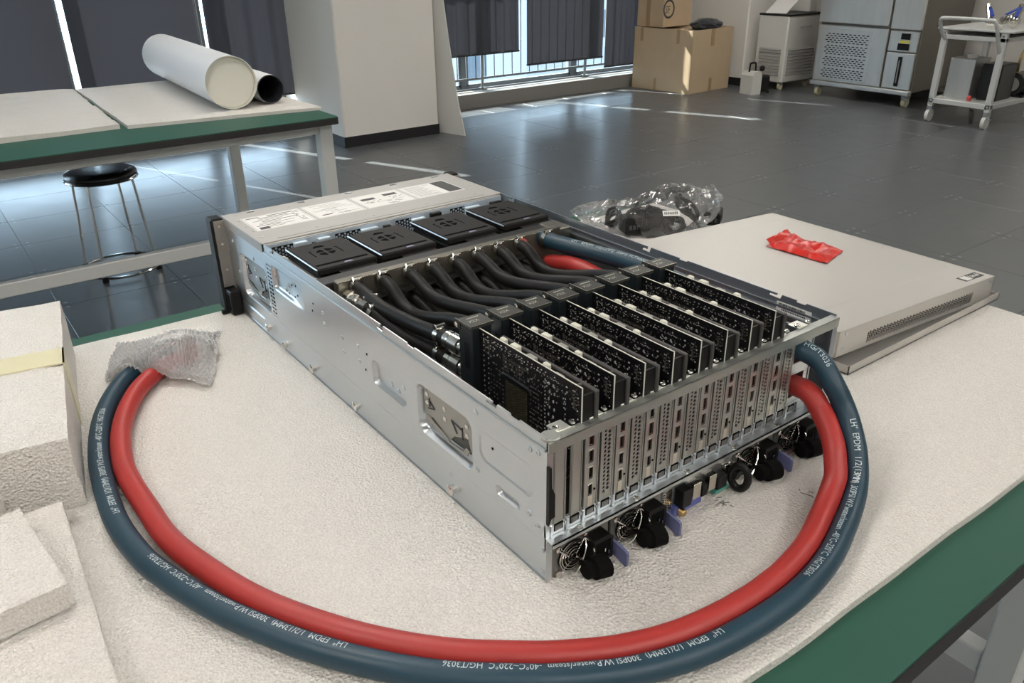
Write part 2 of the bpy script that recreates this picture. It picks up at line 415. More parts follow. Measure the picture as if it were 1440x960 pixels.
# safety railing between blinds and glass
rl = thing('window_railing', 'dark metal safety railing with thin upright bars below the blinds', 'railing', (3.12, 6.17, CURB))
L = 6.84-3.12
zr = ony(640, 114, 6.17).z-CURB; zl = ony(680, 121, 6.17).z-CURB
MB().box(0, L, -.012, .012, zr-.01, zr+.01).build('rail', 'alu', rl)
MB().box(0, L, -.008, .008, zl-.024, zl-.012).build('rail', 'alu', rl)
MB().box(0, L, -.02, .02, .93, .965).build('top_rail', 'alu', rl)
bm_ = MB(); bm_.cyl((0, 0, zr), (0, 0, .94), .006, 6); bar_me = bm_.mesh('bar', 'alu')
for k in range(int(L/.107)): link('bar', bar_me, rl, (.05+.107*k, 0, 0))
pm = MB(); pm.cyl((0, 0, 0), (0, 0, .94), .014, 8); pm.cyl((0, 0, 0), (0, 0, .02), .035, 10); post_me = pm.mesh('post', 'stud')
for x in (4.19, 5.49, 6.6): link('post', post_me, rl, (x-3.12, -.02, 0))
# pale buildings across the street, seen below the blinds
for k, (x, y, w_, d_, h_) in enumerate(((15, 24, 7, 6, 9), (26, 32, 10, 6, 5))):
    b = thing('apartment_building', ('pale block with windows outside below the folded blind', 'low pale block outside below the middle blind')[k], 'building', (x, y, -6))
    MB().box(-w_/2, w_/2, 0, d_, 0, h_+6).build('wall', mat('facade_pale', (.2, .205, .21), .8), b)
    wm = MB(); wm.box(-.5, .5, -.03, .02, 0, 1.3); wme = wm.mesh('pane', mat('facade_glass', (.03, .045, .06), .4))
    for i in range(int(w_/1.8)):
        for j in range(5): link('window', wme, b, (-w_/2+1.1+1.8*i, 0, 1.2+2.2*j+2))
MB().box(-60, 80, 6.8, 90, -6.3, -6).build('street_ground', mat('asphalt_pale', (.3, .3, .3), .9), kind=ST, label='pale street ground far below the windows')
# unseen ceiling lamps; some added to brighten camera-facing sides and the far right
lm = MB(); lm.box(-.6, .6, -.15, .15, -.05, 0, ch=.01); l_me = lm.mesh('lamp_body', 'enamel')
dm = MB(); dm.box(-.57, .57, -.12, .12, -.056, -.051); d_me = dm.mesh('lamp_diffuser', 'lamp')
for x, y in ((-1.9, .2), (-.1, 1.2), (1.5, -2.1), (-1.0, -1.9), (3.4, -.6), (3.8, 2.6), (1.2, 3.0), (6.0, 1.8), (5.7, 4.2), (.3, -2.6)):
    r = thing('ceiling_lamp', 'long white ceiling lamp placed out of view to light the room', 'lamp', (x, y, ZC), group='ceiling lamps')
    link('lamp_body', l_me, r); link('diffuser', d_me, r)
# white sheet board leaning by the pillar
lb = MB(); n = 8; P = []
pb0, pb1 = (3.115, 5.2), at(652, 193, 0)
for i in range(n+1):
    t_ = i/n; z = 2.0*t_; off = .10*(1-t_)**2
    for dx in (0, 1):
        x = 3.105+(.15-.0*t_)*dx*1.0; y = (5.28 if dx == 0 else 4.97+.34*t_**.7)
        P.append((3.11+dx*(.085-.045*t_), y, z))
b0 = lb.pts(P); b1 = lb.pts([(x+.012, y+.006, z) for x, y, z in P])
for i in range(n):
    for b_ in (b0, b1): lb.face((b_+2*i, b_+2*i+1, b_+2*i+3, b_+2*i+2))
    lb.face((b0+2*i+1, b1+2*i+1, b1+2*i+3, b0+2*i+3)); lb.face((b0+2*i, b1+2*i, b1+2*i+2, b0+2*i+2))
lb.face((b0, b0+1, b1+1, b1)); lb.face((b0+2*n, b0+2*n+1, b1+2*n+1, b1+2*n))
lb.build('leaning_board', 'enamel', label='thin white sheet board leaning against the side of the pillar', cat='board', smooth=60)

# ================================================================== workbenches
def bench(name, label, x0, x1, y0, y1, ztop, legs, rails, slab=.026, cross=True):
    t = thing(name, label, 'table', (x0, y0, 0))
    W_, D_ = x1-x0, y1-y0
    P = rrect(0, W_, 0, D_, .02)
    MB().prism(P, ztop-slab, ztop-.003, lambda u, v, d: (u, v, d)).build('top_board', 'edge', t)
    MB().prism(rrect(.0015, W_-.0015, .0015, D_-.0015, .02), ztop-.003, ztop, lambda u, v, d: (u, v, d)).build('green_mat', 'green', t, label='green antistatic top')
    for lx, ly in legs:
        l = MB().box(lx-x0-.026, lx-x0+.026, ly-y0-.026, ly-y0+.026, .012, ztop-slab, ch=.003).build('leg', 'frame', t)
        MB().cyl((lx-x0, ly-y0, 0), (lx-x0, ly-y0, .013), .03, 12).build('foot', 'blk', l)
    for a, b, z, h in rails:
        (ax, ay), (b_x, b_y) = a, b
        if abs(ax-b_x) > abs(ay-b_y): MB().box(ax-x0, b_x-x0, ay-y0-.018, ay-y0+.018, z-h/2, z+h/2, ch=.003).build('rail', 'frame', t)
        else: MB().box(ax-x0-.018, ax-x0+.018, ay-y0, b_y-y0, z-h/2, z+h/2, ch=.003).build('rail', 'frame', t)
    return t
TZ = .776
lx, rx = -.55, .79
bench('workbench', 'green topped workbench carrying the open server', -.85, 1.03, -.265, .915, TZ,
      [(lx, -.185), (rx, -.185), (lx, .83), (rx, .83)],
      [((rx, -.159), (rx, .804), .30, .045), ((lx, -.159), (lx, .804), .30, .045), ((lx+.026, .83), (rx-.026, .83), .30, .045),
       ((lx+.026, .83), (rx-.026, .83), TZ-.056, .05)])
bench('workbench', 'green topped workbench with white foam sheets and paper rolls behind the stool', -2.3, .955, 2.42, 3.80, TZ,
      [(-2.1, 2.5), (.918, 2.5), (-2.1, 3.62), (.918, 3.62)],
      [((-2.074, 2.5), (.892, 2.5), TZ-.047, .04), ((-2.074, 3.62), (.892, 3.62), TZ-.047, .04), ((.918, 2.526), (.918, 3.594), TZ-.047, .04),
       ((-2.074, 2.66), (.892, 2.66), .30, .05), ((-2.1, 2.526), (-2.1, 3.594), .30, .05)])
def sheet(name, label, cat, quad, z0, z1, wave=0, nx=40, ny=24, m='foam', seed=0):
    """soft sheet over a quad given by four (x, y) corners"""
    a, b, c, d = [Vector((*q, 0)) for q in quad]; g = MB(); top = []
    for j in range(ny+1):
        for i in range(nx+1):
            s_, t_ = i/nx, j/ny; p = a*(1-s_)*(1-t_)+b*s_*(1-t_)+c*s_*t_+d*(1-s_)*t_
            e = min(s_*nx, (1-s_)*nx, t_*ny, (1-t_)*ny)
            h = wave*(noise.noise((p.x*3+seed, p.y*5, seed))+.8*noise.noise((p.x*2, p.y*22+seed, seed)))
            if e == 0: p = p+Vector((noise.noise((p.x*9, p.y*9, 3+seed))*.004, noise.noise((p.x*9, p.y*9, 7+seed))*.004, 0))
            g.v.append((p.x, p.y, z1+(h if wave else 0)*(1 if e else .5)-(.002 if e == 0 else 0)))
    W_ = nx+1
    for j in range(ny):
        for i in range(nx): g.face((j*W_+i, j*W_+i+1, (j+1)*W_+i+1, (j+1)*W_+i))
    per = [i for i in range(W_)]+[j*W_+nx for j in range(1, ny+1)]+[ny*W_+i for i in range(nx-1, -1, -1)]+[j*W_ for j in range(ny-1, 0, -1)]
    k0 = g.pts([(g.v[i][0], g.v[i][1], z0) for i in per]); n_ = len(per)
    for q in range(n_): g.face((per[q], k0+q, k0+(q+1) % n_, per[(q+1) % n_]))
    g.face([k0+q for q in range(n_)][::-1])
    return g.build(name, m, label=label, cat=cat, smooth=50)
sheet('foam_sheet', 'large white foam sheet spread under the open server', 'foam sheet', [(-.84, -.182), (1.018, -.205), (1.022, .85), (-.84, .862)], TZ, T-.0005, .0, 90, 50)
f1 = [at(0, 197, TZ+.015), at(168, 176, TZ+.015), at(93, 121, TZ+.015)]
sheet('foam_sheet', 'white foam sheet at the left end of the back table', 'foam sheet', [(-2.2, 2.70), (.245, 2.72), (.28, 3.74), (-2.2, 3.76)], TZ, TZ+.018, .012, 60, 50, seed=3)
sheet('foam_sheet', 'white foam sheet under the paper rolls on the back table', 'foam sheet', [(.264, 2.70), (.965, 2.60), (.90, 3.78), (.298, 3.76)], TZ, TZ+.014, .003, 40, 30, seed=8)
# paper rolls on the back table
def roll(name, label, a, b, r, thick, m_out, m_in, fold=.02):
    t = thing(name, label, 'roll', a); ax = (Vector(b)-Vector(a)); q = ax.to_track_quat('Z', 'Y').to_matrix().to_4x4(); L_ = ax.length
    m = MB(); m.lathe([(r, 0), (r, L_)], 40, mx=q); m.f = m.f[:-2]; m.m = m.m[:-2]
    m.build('sheet', m_out, t, smooth=60)
    k = MB(); k.lathe([(r-thick, 0), (r-thick, L_)], 40, mx=q); k.f = k.f[:-2]; k.m = k.m[:-2]
    for z in (0, L_):
        n0 = len(k.v)
        for rr in (r-thick, r):
            for i in range(40):
                a_ = 2*math.pi*i/40; k.v.append(tuple(q @ Vector((rr*math.cos(a_), rr*math.sin(a_), z))))
        for i in range(40): j = (i+1) % 40; k.face((n0+i, n0+j, n0+40+j, n0+40+i))
    k.build('inner_layer', m_in, t, smooth=60)
    p = MB(); p.lathe([(r-thick-.001, L_*fold), (r-thick-.001, L_*fold+.004)], 40, mx=q); p.build('inner_fold', m_in, t)
re = at(334, 152, TZ+.02); rb = at(240, 106, TZ+.016)
roll('paper_roll', 'large white paper roll lying on the foam of the back table', (re.x-.005, re.y+.01, TZ+.016+.098), (rb.x-.02, rb.y-.02, TZ+.016+.098), .098, .003, 'roll', 'rollin')
se = at(383, 145, TZ+.02)
roll('film_roll', 'small black film roll beside the white paper roll', (se.x+.008, se.y+.02, TZ+.016+.055), (se.x+.03, se.y+.9, TZ+.016+.055), .055, .004, 'roll', 'filmblk', .6)
# stool
st = thing('round_stool', 'round black leather stool on thin chrome legs', 'stool', (.275, 3.51, 0))
MB().lathe([(.05, .435), (.135, .437), (.15, .445), (.153, .455), (.147, .468), (.12, .478), (.06, .482), (.01, .483)], 40).build('seat', 'leather', st, smooth=60)
MB().tube([(.15*math.cos(a*math.pi/16), .15*math.sin(a*math.pi/16), .437) for a in range(32)], .005, 6, closed=True).build('seat_ring', 'chrome', st)
for k in range(4):
    a = R(45+90*k+8); c_, s_ = math.cos(a), math.sin(a)
    MB().tube(bez([(c_*.08, s_*.08, .428), (c_*.125, s_*.125, .428), (c_*.138, s_*.138, .415), (c_*.15, s_*.15, .25), (c_*.172, s_*.172, .02)], 6), .006, 8).build('leg', 'chrome', st)
    MB().cyl((c_*.173, s_*.173, 0), (c_*.172, s_*.172, .024), .014, 10).build('foot', 'blk', st)
MB().tube([(.172*math.cos(a*math.pi/20), .172*math.sin(a*math.pi/20), .018) for a in range(40)], .006, 6, closed=True).build('floor_ring', 'chrome', st)

# ================================================================== far right: boxes and lab machines
nb, lb_, rb_ = at(968, 133.5, 0), at(887, 117, 0), at(1023, 123, 0)
ang = math.atan2(rb_.y-nb.y, rb_.x-nb.x)
bxr = thing('cardboard_box', 'large open cardboard box standing on the floor by the blinds', 'box', (nb.x, nb.y, 0), ang)
bw, bd, bh = .67, .74, .60
m = MB()
for q in ((0, bw, 0, .006), (0, bw, bd-.006, bd), (0, .006, 0, bd), (bw-.006, bw, 0, bd)): m.box(q[0], q[1], q[2], q[3], 0, bh)
m.box(0, bw, 0, bd, 0, .006); m.build('body', 'card', bxr)
m = MB(); m.box(.02, bw-.02, .02, bd-.02, bh-.03, bh-.024); m.build('inner_flap', 'card', bxr)
for y0 in (.16, .42, .62): MB().box(-.0015, .0005, y0, y0+.035, bh-.13 if y0 != .42 else .0, bh if y0 != .42 else .12).build('tape_strip', 'tape', bxr)
MB().box(.3, .36, -.0015, .0005, bh-.16, bh).build('tape_strip', 'tape', bxr)
MB().box(.32, .37, -.0015, .0005, 0, .13).build('tape_strip', 'tape', bxr)
un = at(934, 39, .6); ub = thing('cardboard_box', 'brown cardboard box with round printed mark on top of the large box', 'box', (un.x, un.y+.02, .6), ang)
m = MB(); m.box(0, .46, 0, .34, 0, .42, ch=.004); m.build('body', 'card', ub)
m = MB(); cx_, cz_ = .08, .17
for rr in (.09,):
    pa = [(cx_+rr*math.cos(R(9*k)), cz_+rr*math.sin(R(9*k))) for k in range(40)]; pb_ = [(cx_+(rr-.02)*math.cos(R(9*k)), cz_+(rr-.02)*math.sin(R(9*k))) for k in range(40)]
    a0 = m.pts([(x, -.0015, z) for x, z in pa]); b0 = m.pts([(x, -.0015, z) for x, z in pb_])
    for k in range(40): m.face((a0+k, a0+(k+1) % 40, b0+(k+1) % 40, b0+k))
add_text(m, 'SF', .1, lambda x, y: (.008+x*.85+.012, -.0015, .132+y))
m.build('printed_mark', 'ink', ub)
MB().box(-.0015, .0005, .17, .22, 0, .42).build('tape_strip', 'tape', ub)
# black crumpled bag lying in the open box
m = MB(); g = bmesh.new(); bmesh.ops.create_icosphere(g, subdivisions=3, radius=1)
for v in g.verts:
    d = 1+.35*noise.noise(v.co*2.1+Vector((3, 1, 2))); v.co = Vector((v.co.x*.17*d, v.co.y*.15*d, v.co.z*.06*d))
m.v = [tuple(v.co) for v in g.verts]; m.f = [tuple(v.index for v in f.verts) for f in g.faces]; m.m = [0]*len(m.f); g.free()
bo = m.build('plastic_bag', 'filmblk', loc=(nb.x+.42, nb.y+.2, .625), label='crumpled black plastic bag on top of the open cardboard box', cat='bag')
# vacuum pump with handle
pp = at(1060, 134, 0); pu = thing('vacuum_pump', 'small white and black pump with carry handle before the chiller', 'pump', (pp.x-.02, pp.y+.02, 0), R(-8))
m = MB(); m.prism([(0, 0), (.0, .20), (.03, .24), (.13, .24), (.15, .20), (.15, 0)], 0, .20, lambda u, v, d: (u, d, v)); m.build('body', 'enamel', pu)
MB().box(.155, .32, .02, .17, .02, .19, ch=.02).build('motor', 'blk_m', pu)
MB().tube(bez([(.03, .1, .235), (.035, .1, .31), (.05, .1, .325), (.11, .1, .325), (.125, .1, .31), (.13, .1, .24)], 5), .011, 8).build('handle', 'blk', pu)
MB().lathe([(.018, 0), (.03, .005), (.03, .03), (.02, .04)], 16, mx=Matrix.Rotation(R(90), 4, 'X'), c=(.17, .05, .27)).build('gauge', 'blk', pu)
MB().cyl((.17, .05, .18), (.17, .05, .26), .012, 8).build('port', 'nickel', pu)
for q in ((.02, .02), (.3, .03), (.02, .17), (.3, .16)): MB().cyl((q[0], q[1], 0), (q[0], q[1], .022), .016, 10).build('foot', 'blk', pu)
pu.scale = (.82, .82, .9)
# white chiller
ch = thing('chiller_unit', 'white cabinet chiller with louvred lower panels on casters', 'chiller', (6.9, 4.735, 0))
H_ = .705; D_ = .36; WX = .52
MB().box(0, WX, 0, D_, .075, H_, ch=.012).build('body', 'enamel', ch)
lou = MB(); lou.prism([(0, 0), (.006, .012), (0, .02)], 0, 1, lambda u, v, d: (u, d, v))
def louvres(axis):
    for k in range(9):
        z = .14+.03*k
        mm = MB()
        if axis == 'x': mm.prism([(0, 0), (-.012, .006), (0, .02)], .05, D_-.05, lambda u, v, d: (u, d, z+v))
        else: mm.prism([(0, 0), (-.012, .006), (0, .02)], .05, WX-.05, lambda u, v, d: (d, u, z+v))
        mm.build('louvre', 'frame2', ch)
louvres('x'); louvres('y')
MB().box(.0, WX, -.004, D_+.004, H_, H_+.02, ch=.004).build('top_rim', 'blk_m', ch)
MB().tube(bez([(.2, -.006, .60), (.2, -.03, .605), (.34, -.03, .605), (.34, -.006, .60)], 5), .007, 6).build('handle', 'frame2', ch)
for q in ((.05, .05), (WX-.05, .05), (.05, D_-.05), (WX-.05, D_-.05)):
    MB().cyl((q[0], q[1]-.012, .035), (q[0], q[1]+.012, .035), .034, 14).build('caster', 'cream', ch)
    MB().box(q[0]-.02, q[0]+.02, q[1]-.02, q[1]+.02, .05, .076).build('caster_mount', 'frame2', ch)
# things lying on the chiller
m = MB(); mx = Matrix.Translation((6.93, 4.80, H_+.022)) @ Matrix.Rotation(R(12), 4, 'Z') @ Matrix.Rotation(R(-24), 4, 'Y')
m.box(0, .30, 0, .22, 0, .004, mx=mx); m.build('paper_sheet', 'paper', label='tilted white sheet of paper on top of the chiller', cat='paper')
MB().box(7.27, 7.40, 4.78, 5.0, H_+.02, H_+.30, ch=.01).build('controller_box', 'enamel', label='white control box standing on the chiller beside the chamber', cat='box')
# stainless test chamber on casters
cf = 6.95; cy0, cy1 = 3.406, 4.42; cz0, cz1 = .105, 1.62; dep = .85
cb = thing('test_chamber', 'large stainless steel test chamber on cream casters', 'machine', (cf, cy0, 0)); cw = cy1-cy0
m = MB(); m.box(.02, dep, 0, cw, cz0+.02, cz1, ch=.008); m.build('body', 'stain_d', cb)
def cp(u, v): p = onx(u, v, cf); return (p.y-cy0, p.z)
def panel(name, y0, y1, z0, z1, x=-.012, mt='stain', ch_=.006): return MB().box(x, .021, y0, y1, z0, z1, ch=ch_).build(name, mt, cb)
dl = .30
panel('door', dl, cw-.005, .675, cz1-.02, -.03)
panel('control_column', .005, dl-.012, .655, cz1-.02, -.012)
lp = panel('lower_panel', dl, cw-.005, cz0+.045, .655)
panel('switch_panel', .015, dl-.015, .47, .645, -.004)
panel('gauge_panel', .015, dl-.015, cz0+.045, .46, -.004)
panel('base_rail', -.004, cw+.004, cz0, cz0+.04, -.035)
gm = panel('grille_plate', dl+.13, cw-.06, .165, .625, -.018)
# louvre slots, pressed in rows
sl = MB()
for blk_ in range(4):
    for r_ in range(5):
        for c_ in range(10):
            yy = dl+.17+.044*c_+(.022 if r_ % 2 else 0); zz = .575-blk_*.105-r_*.0185
            sl.prism([(0, 0), (.032, 0), (.026, .008), (.006, .008)], -.0195, -.018, lambda u, v, d: (d, yy+u, zz+v))
s_ = sl.build('louvre_slot', 'dark', gm); s_['kind'] = 'stuff'
MB().box(-.0135, -.003, .09, .17, .575, .625).build('breaker', 'blk', cb)
MB().box(-.008, -.003, .09, .18, .545, .565).build('warning_sticker', 'yellow', cb)
MB().box(-.012, -.003, .085, .19, .485, .54).build('breaker', 'blk', cb)
MB().box(-.012, -.003, .125, .165, cz0+.07, .43, ch=.004).build('level_gauge', 'blk', cb)
MB().cyl((-.013, .145, cz0+.1), (-.013, .145, .40), .006, 8).build('gauge_tube', 'stud', cb)
MB().box(-.05, -.03, dl+.04, dl+.07, .95, 1.2, ch=.006).build('door_handle', 'blk', cb)
for yy in (.05, cw-.06):
    for xx in (.04, dep-.06):
        MB().cyl((xx, yy-.018, .042), (xx, yy+.018, .042), .042, 16).build('caster', 'cream', cb)
        MB().box(xx-.03, xx+.03, yy-.028, yy+.028, .075, cz0+.021).build('caster_mount', 'stud', cb)
MB().cyl((-.02, .05, .07), (-.09, -.04, .075), .006, 6).build('brake_lever', 'stud', cb)
# trolley
tl, tr2 = at(1305.5, 170, 0), at(1382, 181, 0)
tx = 6.53; ty0, ty1 = 2.528, 2.985; TD = .75
tro = thing('steel_trolley', 'pale steel trolley with push bar and two shelves', 'trolley', (tx, ty0, 0)); tw = ty1-ty0
for xx in (0, TD):
    for yy in (0, tw):
        l = MB().box(xx-.02, xx+.02, yy-.022, yy+.022, .13, .72, ch=.003).build('leg', 'frame', tro)
        MB().cyl((xx, yy-.014, .05), (xx, yy+.014, .05), .05, 16).build('wheel', 'enamel', l)
        MB().box(xx-.022, xx+.03, yy-.02, yy+.02, .085, .131, ch=.004).build('fork', 'stud', l)
        MB().cyl((xx-.03, yy-.03, .10), (xx-.06, yy-.06, .085), .008, 6).build('brake_pedal', 'stud', l)
MB().box(-.02, TD+.02, -.022, tw+.022, .15, .19, ch=.004).build('lower_shelf', 'frame', tro)
MB().box(-.03, TD+.05, -.07, tw+.06, .72, .735, ch=.003).build('top_tray', 'frame', tro)
MB().box(-.02, TD+.02, -.022, tw+.022, .65, .685, ch=.004).build('top_frame', 'frame', tro)
MB().tube(bez([(0, tw-.01, .64), (-.10, tw-.01, .72), (-.16, tw-.02, .80), (-.165, tw-.08, .815), (-.165, .08, .815), (-.16, .02, .80), (-.10, .01, .70), (0, .01, .56)], 6), .014, 10).build('push_bar', 'frame', tro)
for yy in (0, tw): 
    for z in (.70, .17): MB().lathe([(.012, 0), (.012, .004), (.006, .008)], 10, mx=Matrix.Rotation(R(-90), 4, 'Y'), c=(-.02, yy, z)).build('bolt', 'stud', tro)
# on the trolley
mc = thing('metal_case', 'grey metal case on the lower shelf of the trolley', 'case', (tx+.10, ty0+.22, .19))
MB().box(0, .26, 0, .20, 0, .31, ch=.004).build('case_body', 'stain', mc)
m = MB(); m.box(tx+.16, tx+.42, ty0+.03, ty0+.19, .19, .47, ch=.01); m.build('power_unit', 'blk_m', label='black power unit beside the metal case on the trolley shelf', cat='machine')
MB().lathe([(.035, 0), (.04, .01), (.04, .03), (.02, .035)], 20, c=(.1, .08, .31)).build('cap', 'enamel', mc)
MB().lathe([(.014, 0), (.018, .01), (.018, .03), (.008, .04)], 12, c=(tx+.06, ty0+.19, .19)).build('valve_knob', 'redk', label='small red knob on the lower trolley shelf', cat='knob')
# pump motor at the right end of the trolley
pm_ = thing('pump_motor', 'dark electric pump motor at the right end of the trolley shelf', 'motor', (tx+.46, ty0-.02, .19))
q = Matrix.Rotation(R(-90), 4, 'Y')
pm_.location = (tx+.60, ty0+.07, .19)
MB().lathe([(.02, 0), (.085, .004), (.09, .02), (.09, .2), (.06, .21)], 28, mx=q, c=(.1, 0, .1)).build('motor_body', 'blk_m', pm_)
MB().lathe([(.04, 0), (.055, .004), (.055, .008)], 20, mx=q, c=(-.108, 0, .1)).build('fan_cover', 'frame2', pm_)
MB().box(-.09, .1, -.09, .09, 0, .016).build('base_plate', 'blk', pm_)
MB().tube(bez([(.1, 0, .18), (.1, -.02, .3), (.05, -.06, .36), (0, -.14, .4)], 6), .014, 8).build('pipe', 'brass', pm_)
MB().tube(bez([(0, .03, .19), (-.02, .02, .3), (.03, 0, .42)], 6), .012, 8).build('pipe', 'brass', pm_)
# pipe fittings with blue handles on the tray
for k, (xx, yy, rz, lab) in enumerate(((.17, .22, 40, 'chrome pipe valve with blue lever nearest the push bar of the trolley'), (.26, .06, 15, 'chrome pipe valve with blue lever at the right end of the trolley tray'), (.42, .16, -30, 'chrome pipe valve with blue lever at the back of the trolley tray'))):
    v_ = thing('pipe_valve', lab, 'valve', (tx+xx, ty0+yy, .735), R(rz), group=None)
    MB().tube(bez([(-.11, 0, .03), (-.03, 0, .045), (.03, 0, .09), (.10, 0, .16)], 6), .02, 10).build('pipe', 'nickel', v_)
    MB().lathe([(.03, 0), (.036, .01), (.036, .04), (.03, .05)], 12, c=(-.02, 0, .03)).build('valve_body', 'chrome', v_)
    MB().lathe([(.03, 0), (.03, .03)], 8, mx=Matrix.Rotation(R(60), 4, 'Y'), c=(-.10, 0, .035)).build('nut', 'chrome', v_)
    MB().box(-.02, .12, -.012, .012, .10, .112, ch=.003, mx=Matrix.Rotation(R(-25), 4, 'Y')).build('lever', 'blue', v_)
MB().lathe([(.05, 0), (.055, .01), (.055, .03), (.04, .035)], 20, c=(tx+.06, ty0+.12, .735)).build('round_flange', 'enamel', label='round white flange lying on the trolley tray', cat='flange')

# ================================================================== the open server
W, H, D = .438, .163, .849
srv = thing('rack_server', 'open liquid cooled rack server with its lid off and rows of black cards', 'server', (0, 0, T))
def SP(mb, name, mats, smooth=30, label=None, parent=None, loc=None): return mb.build(name, mats, parent or srv, loc, smooth, label=label)
# --- left side panel: pressed sheet with recesses
def sdf(y, z, y0, y1, z0, z1, r):
    cx, cz, hx, hz = (y0+y1)/2, (z0+z1)/2, (y1-y0)/2-r, (z1-z0)/2-r
    a, b = abs(y-cx)-hx, abs(z-cz)-hz
    return math.hypot(max(a, 0), max(b, 0))+min(max(a, b), 0)-r
RECS = [(.120, .229, .060, .122, .012, .009, .0032), (.256, .337, .073, .107, .009, .006, .003), (.018, .107, .086, .122, .012, .0015, .0016),
        (.040, .079, .058, .070, .005, .005, .0035), (.673, .785, .046, .118, .010, .009, .0032)]
def depth(y, z):
    d = 0
    for y0, y1, z0, z1, r, dp, ed in RECS:
        s_ = sdf(y, z, y0, y1, z0, z1, r)
        if s_ < 0: t_ = min(1, -s_/ed); d = max(d, dp*t_*t_*(3-2*t_))
    s_ = sdf(y, z, .44, .648, .099, .137, .008)
    if s_ < 0: t_ = min(1, -s_/.005); d = max(d, .0055*t_*t_*(3-2*t_)*max(0, min(1, (y-.535)/.05)))
    if y > .70 and z < .042: d = max(d, .0025*max(0, math.sin(z*math.pi/.0105))**2*min(1, (y-.70)/.02))
    if z < .047: d = max(d, .0009*min(1, (.047-z)/.002))
    return d
sp_ = MB(); st_ = .0013; ny_, nz_ = int(.836/st_), int(.150/st_)
ys = [.836*i/ny_ for i in range(ny_+1)]; zs = [.150*j/nz_ for j in range(nz_+1)]
for y in ys:
    for z in zs: sp_.v.append((depth(y, z), y, z))
def is_slot(y, z):
    if not .05 < z < .134: return False
    for yc in (.6535, .6625):
        if abs(y-yc-(z-.09)*.0) < .0034 and (z % .0064) > .0032: return True
    return False
for i in range(ny_):
    for j in range(nz_):
        if is_slot((ys[i]+ys[i+1])/2, (zs[j]+zs[j+1])/2): continue
        a = i*(nz_+1)+j; sp_.face((a, a+1, a+nz_+2, a+nz_+1))
side = SP(sp_, 'side_panel', 'steel', 40)
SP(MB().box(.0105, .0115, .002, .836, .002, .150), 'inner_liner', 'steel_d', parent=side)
SP(MB().box(.006, .007, .64, .68, .045, .14), 'vent_slot_shade', 'dark', parent=side)  # black sheet gives the slots their dark inside by colour
top = [(0, .163), (.040, .163), (.042, .1605), (.054, .1605), (.055, .163), (.075, .163), (.0775, .157), (.094, .158), (.093, .1605), (.083, .1605), (.083, .163),
       (.230, .163), (.232, .1608), (.245, .1608), (.246, .163), (.300, .163), (.3025, .155), (.317, .156), (.316, .159), (.307, .159), (.307, .163),
       (.628, .163), (.6305, .155), (.645, .156), (.644, .159), (.635, .159), (.635, .163), (.668, .163), (.668, .148)]
fl = MB(); fl.prism(top+[(0, .148)], .0006, .0022, lambda u, v, d: (d, u, v)); fl.tube([(-.0001, 0, .1502), (-.0001, .668, .1502)], .0016, 10)
SP(fl, 'top_flange', 'steel', parent=side)
# rivets and screws on the side
rv = MB(); q90 = Matrix.Rotation(R(-90), 4, 'Y')
rv.lathe([(.0034, -.0005), (.0034, .0006), (.0026, .0012), (.0012, .0012), (.0010, .0006)], 12, mx=q90); rv_me = rv.mesh('rivet', 'steel')
for y, z in ((.111, .138), (.023, .141), (.011, .143), (.166, .032), (.111, .069), (.024, .068), (.012, .060), (.005, .035), (.005, .009), (.61, .108), (.598, .118), (.30, .085), (.283, .083), (.27, .093), (.415, .105), (.415, .085), (.37, .11), (.37, .09), (.47, .12), (.47, .105), (.055, .0645), (.72, .125), (.80, .08), (.81, .13)):
    link('rivet', rv_me, side, (depth(y, z)-.0002, y, z))
hole = MB(); hole.lathe([(.0016, 0), (.0016, .0004)], 8, mx=q90); hole_me = hole.mesh('hole', 'dark')
for y, z in ((.085, .108), (.355, .084), (.348, .108), (.50, .124), (.505, .112), (.60, .105), (.585, .123), (.575, .108), (.56, .115), (.565, .128)): link('hole', hole_me, side, (depth(y, z)-.0002, y, z))
sw = MB(); sw.lathe([(.0052, -.001), (.0052, .0035), (.0066, .0035), (.0066, .0055), (.0045, .0066), (.002, .0062)], 14, mx=q90); sw_me = sw.mesh('screw', 'chrome')
for y, z in ((.693, .019), (.63, .013), (.527, .015), (.391, .016), (.161, .016)): link('screw', sw_me, side, (0, y, z))
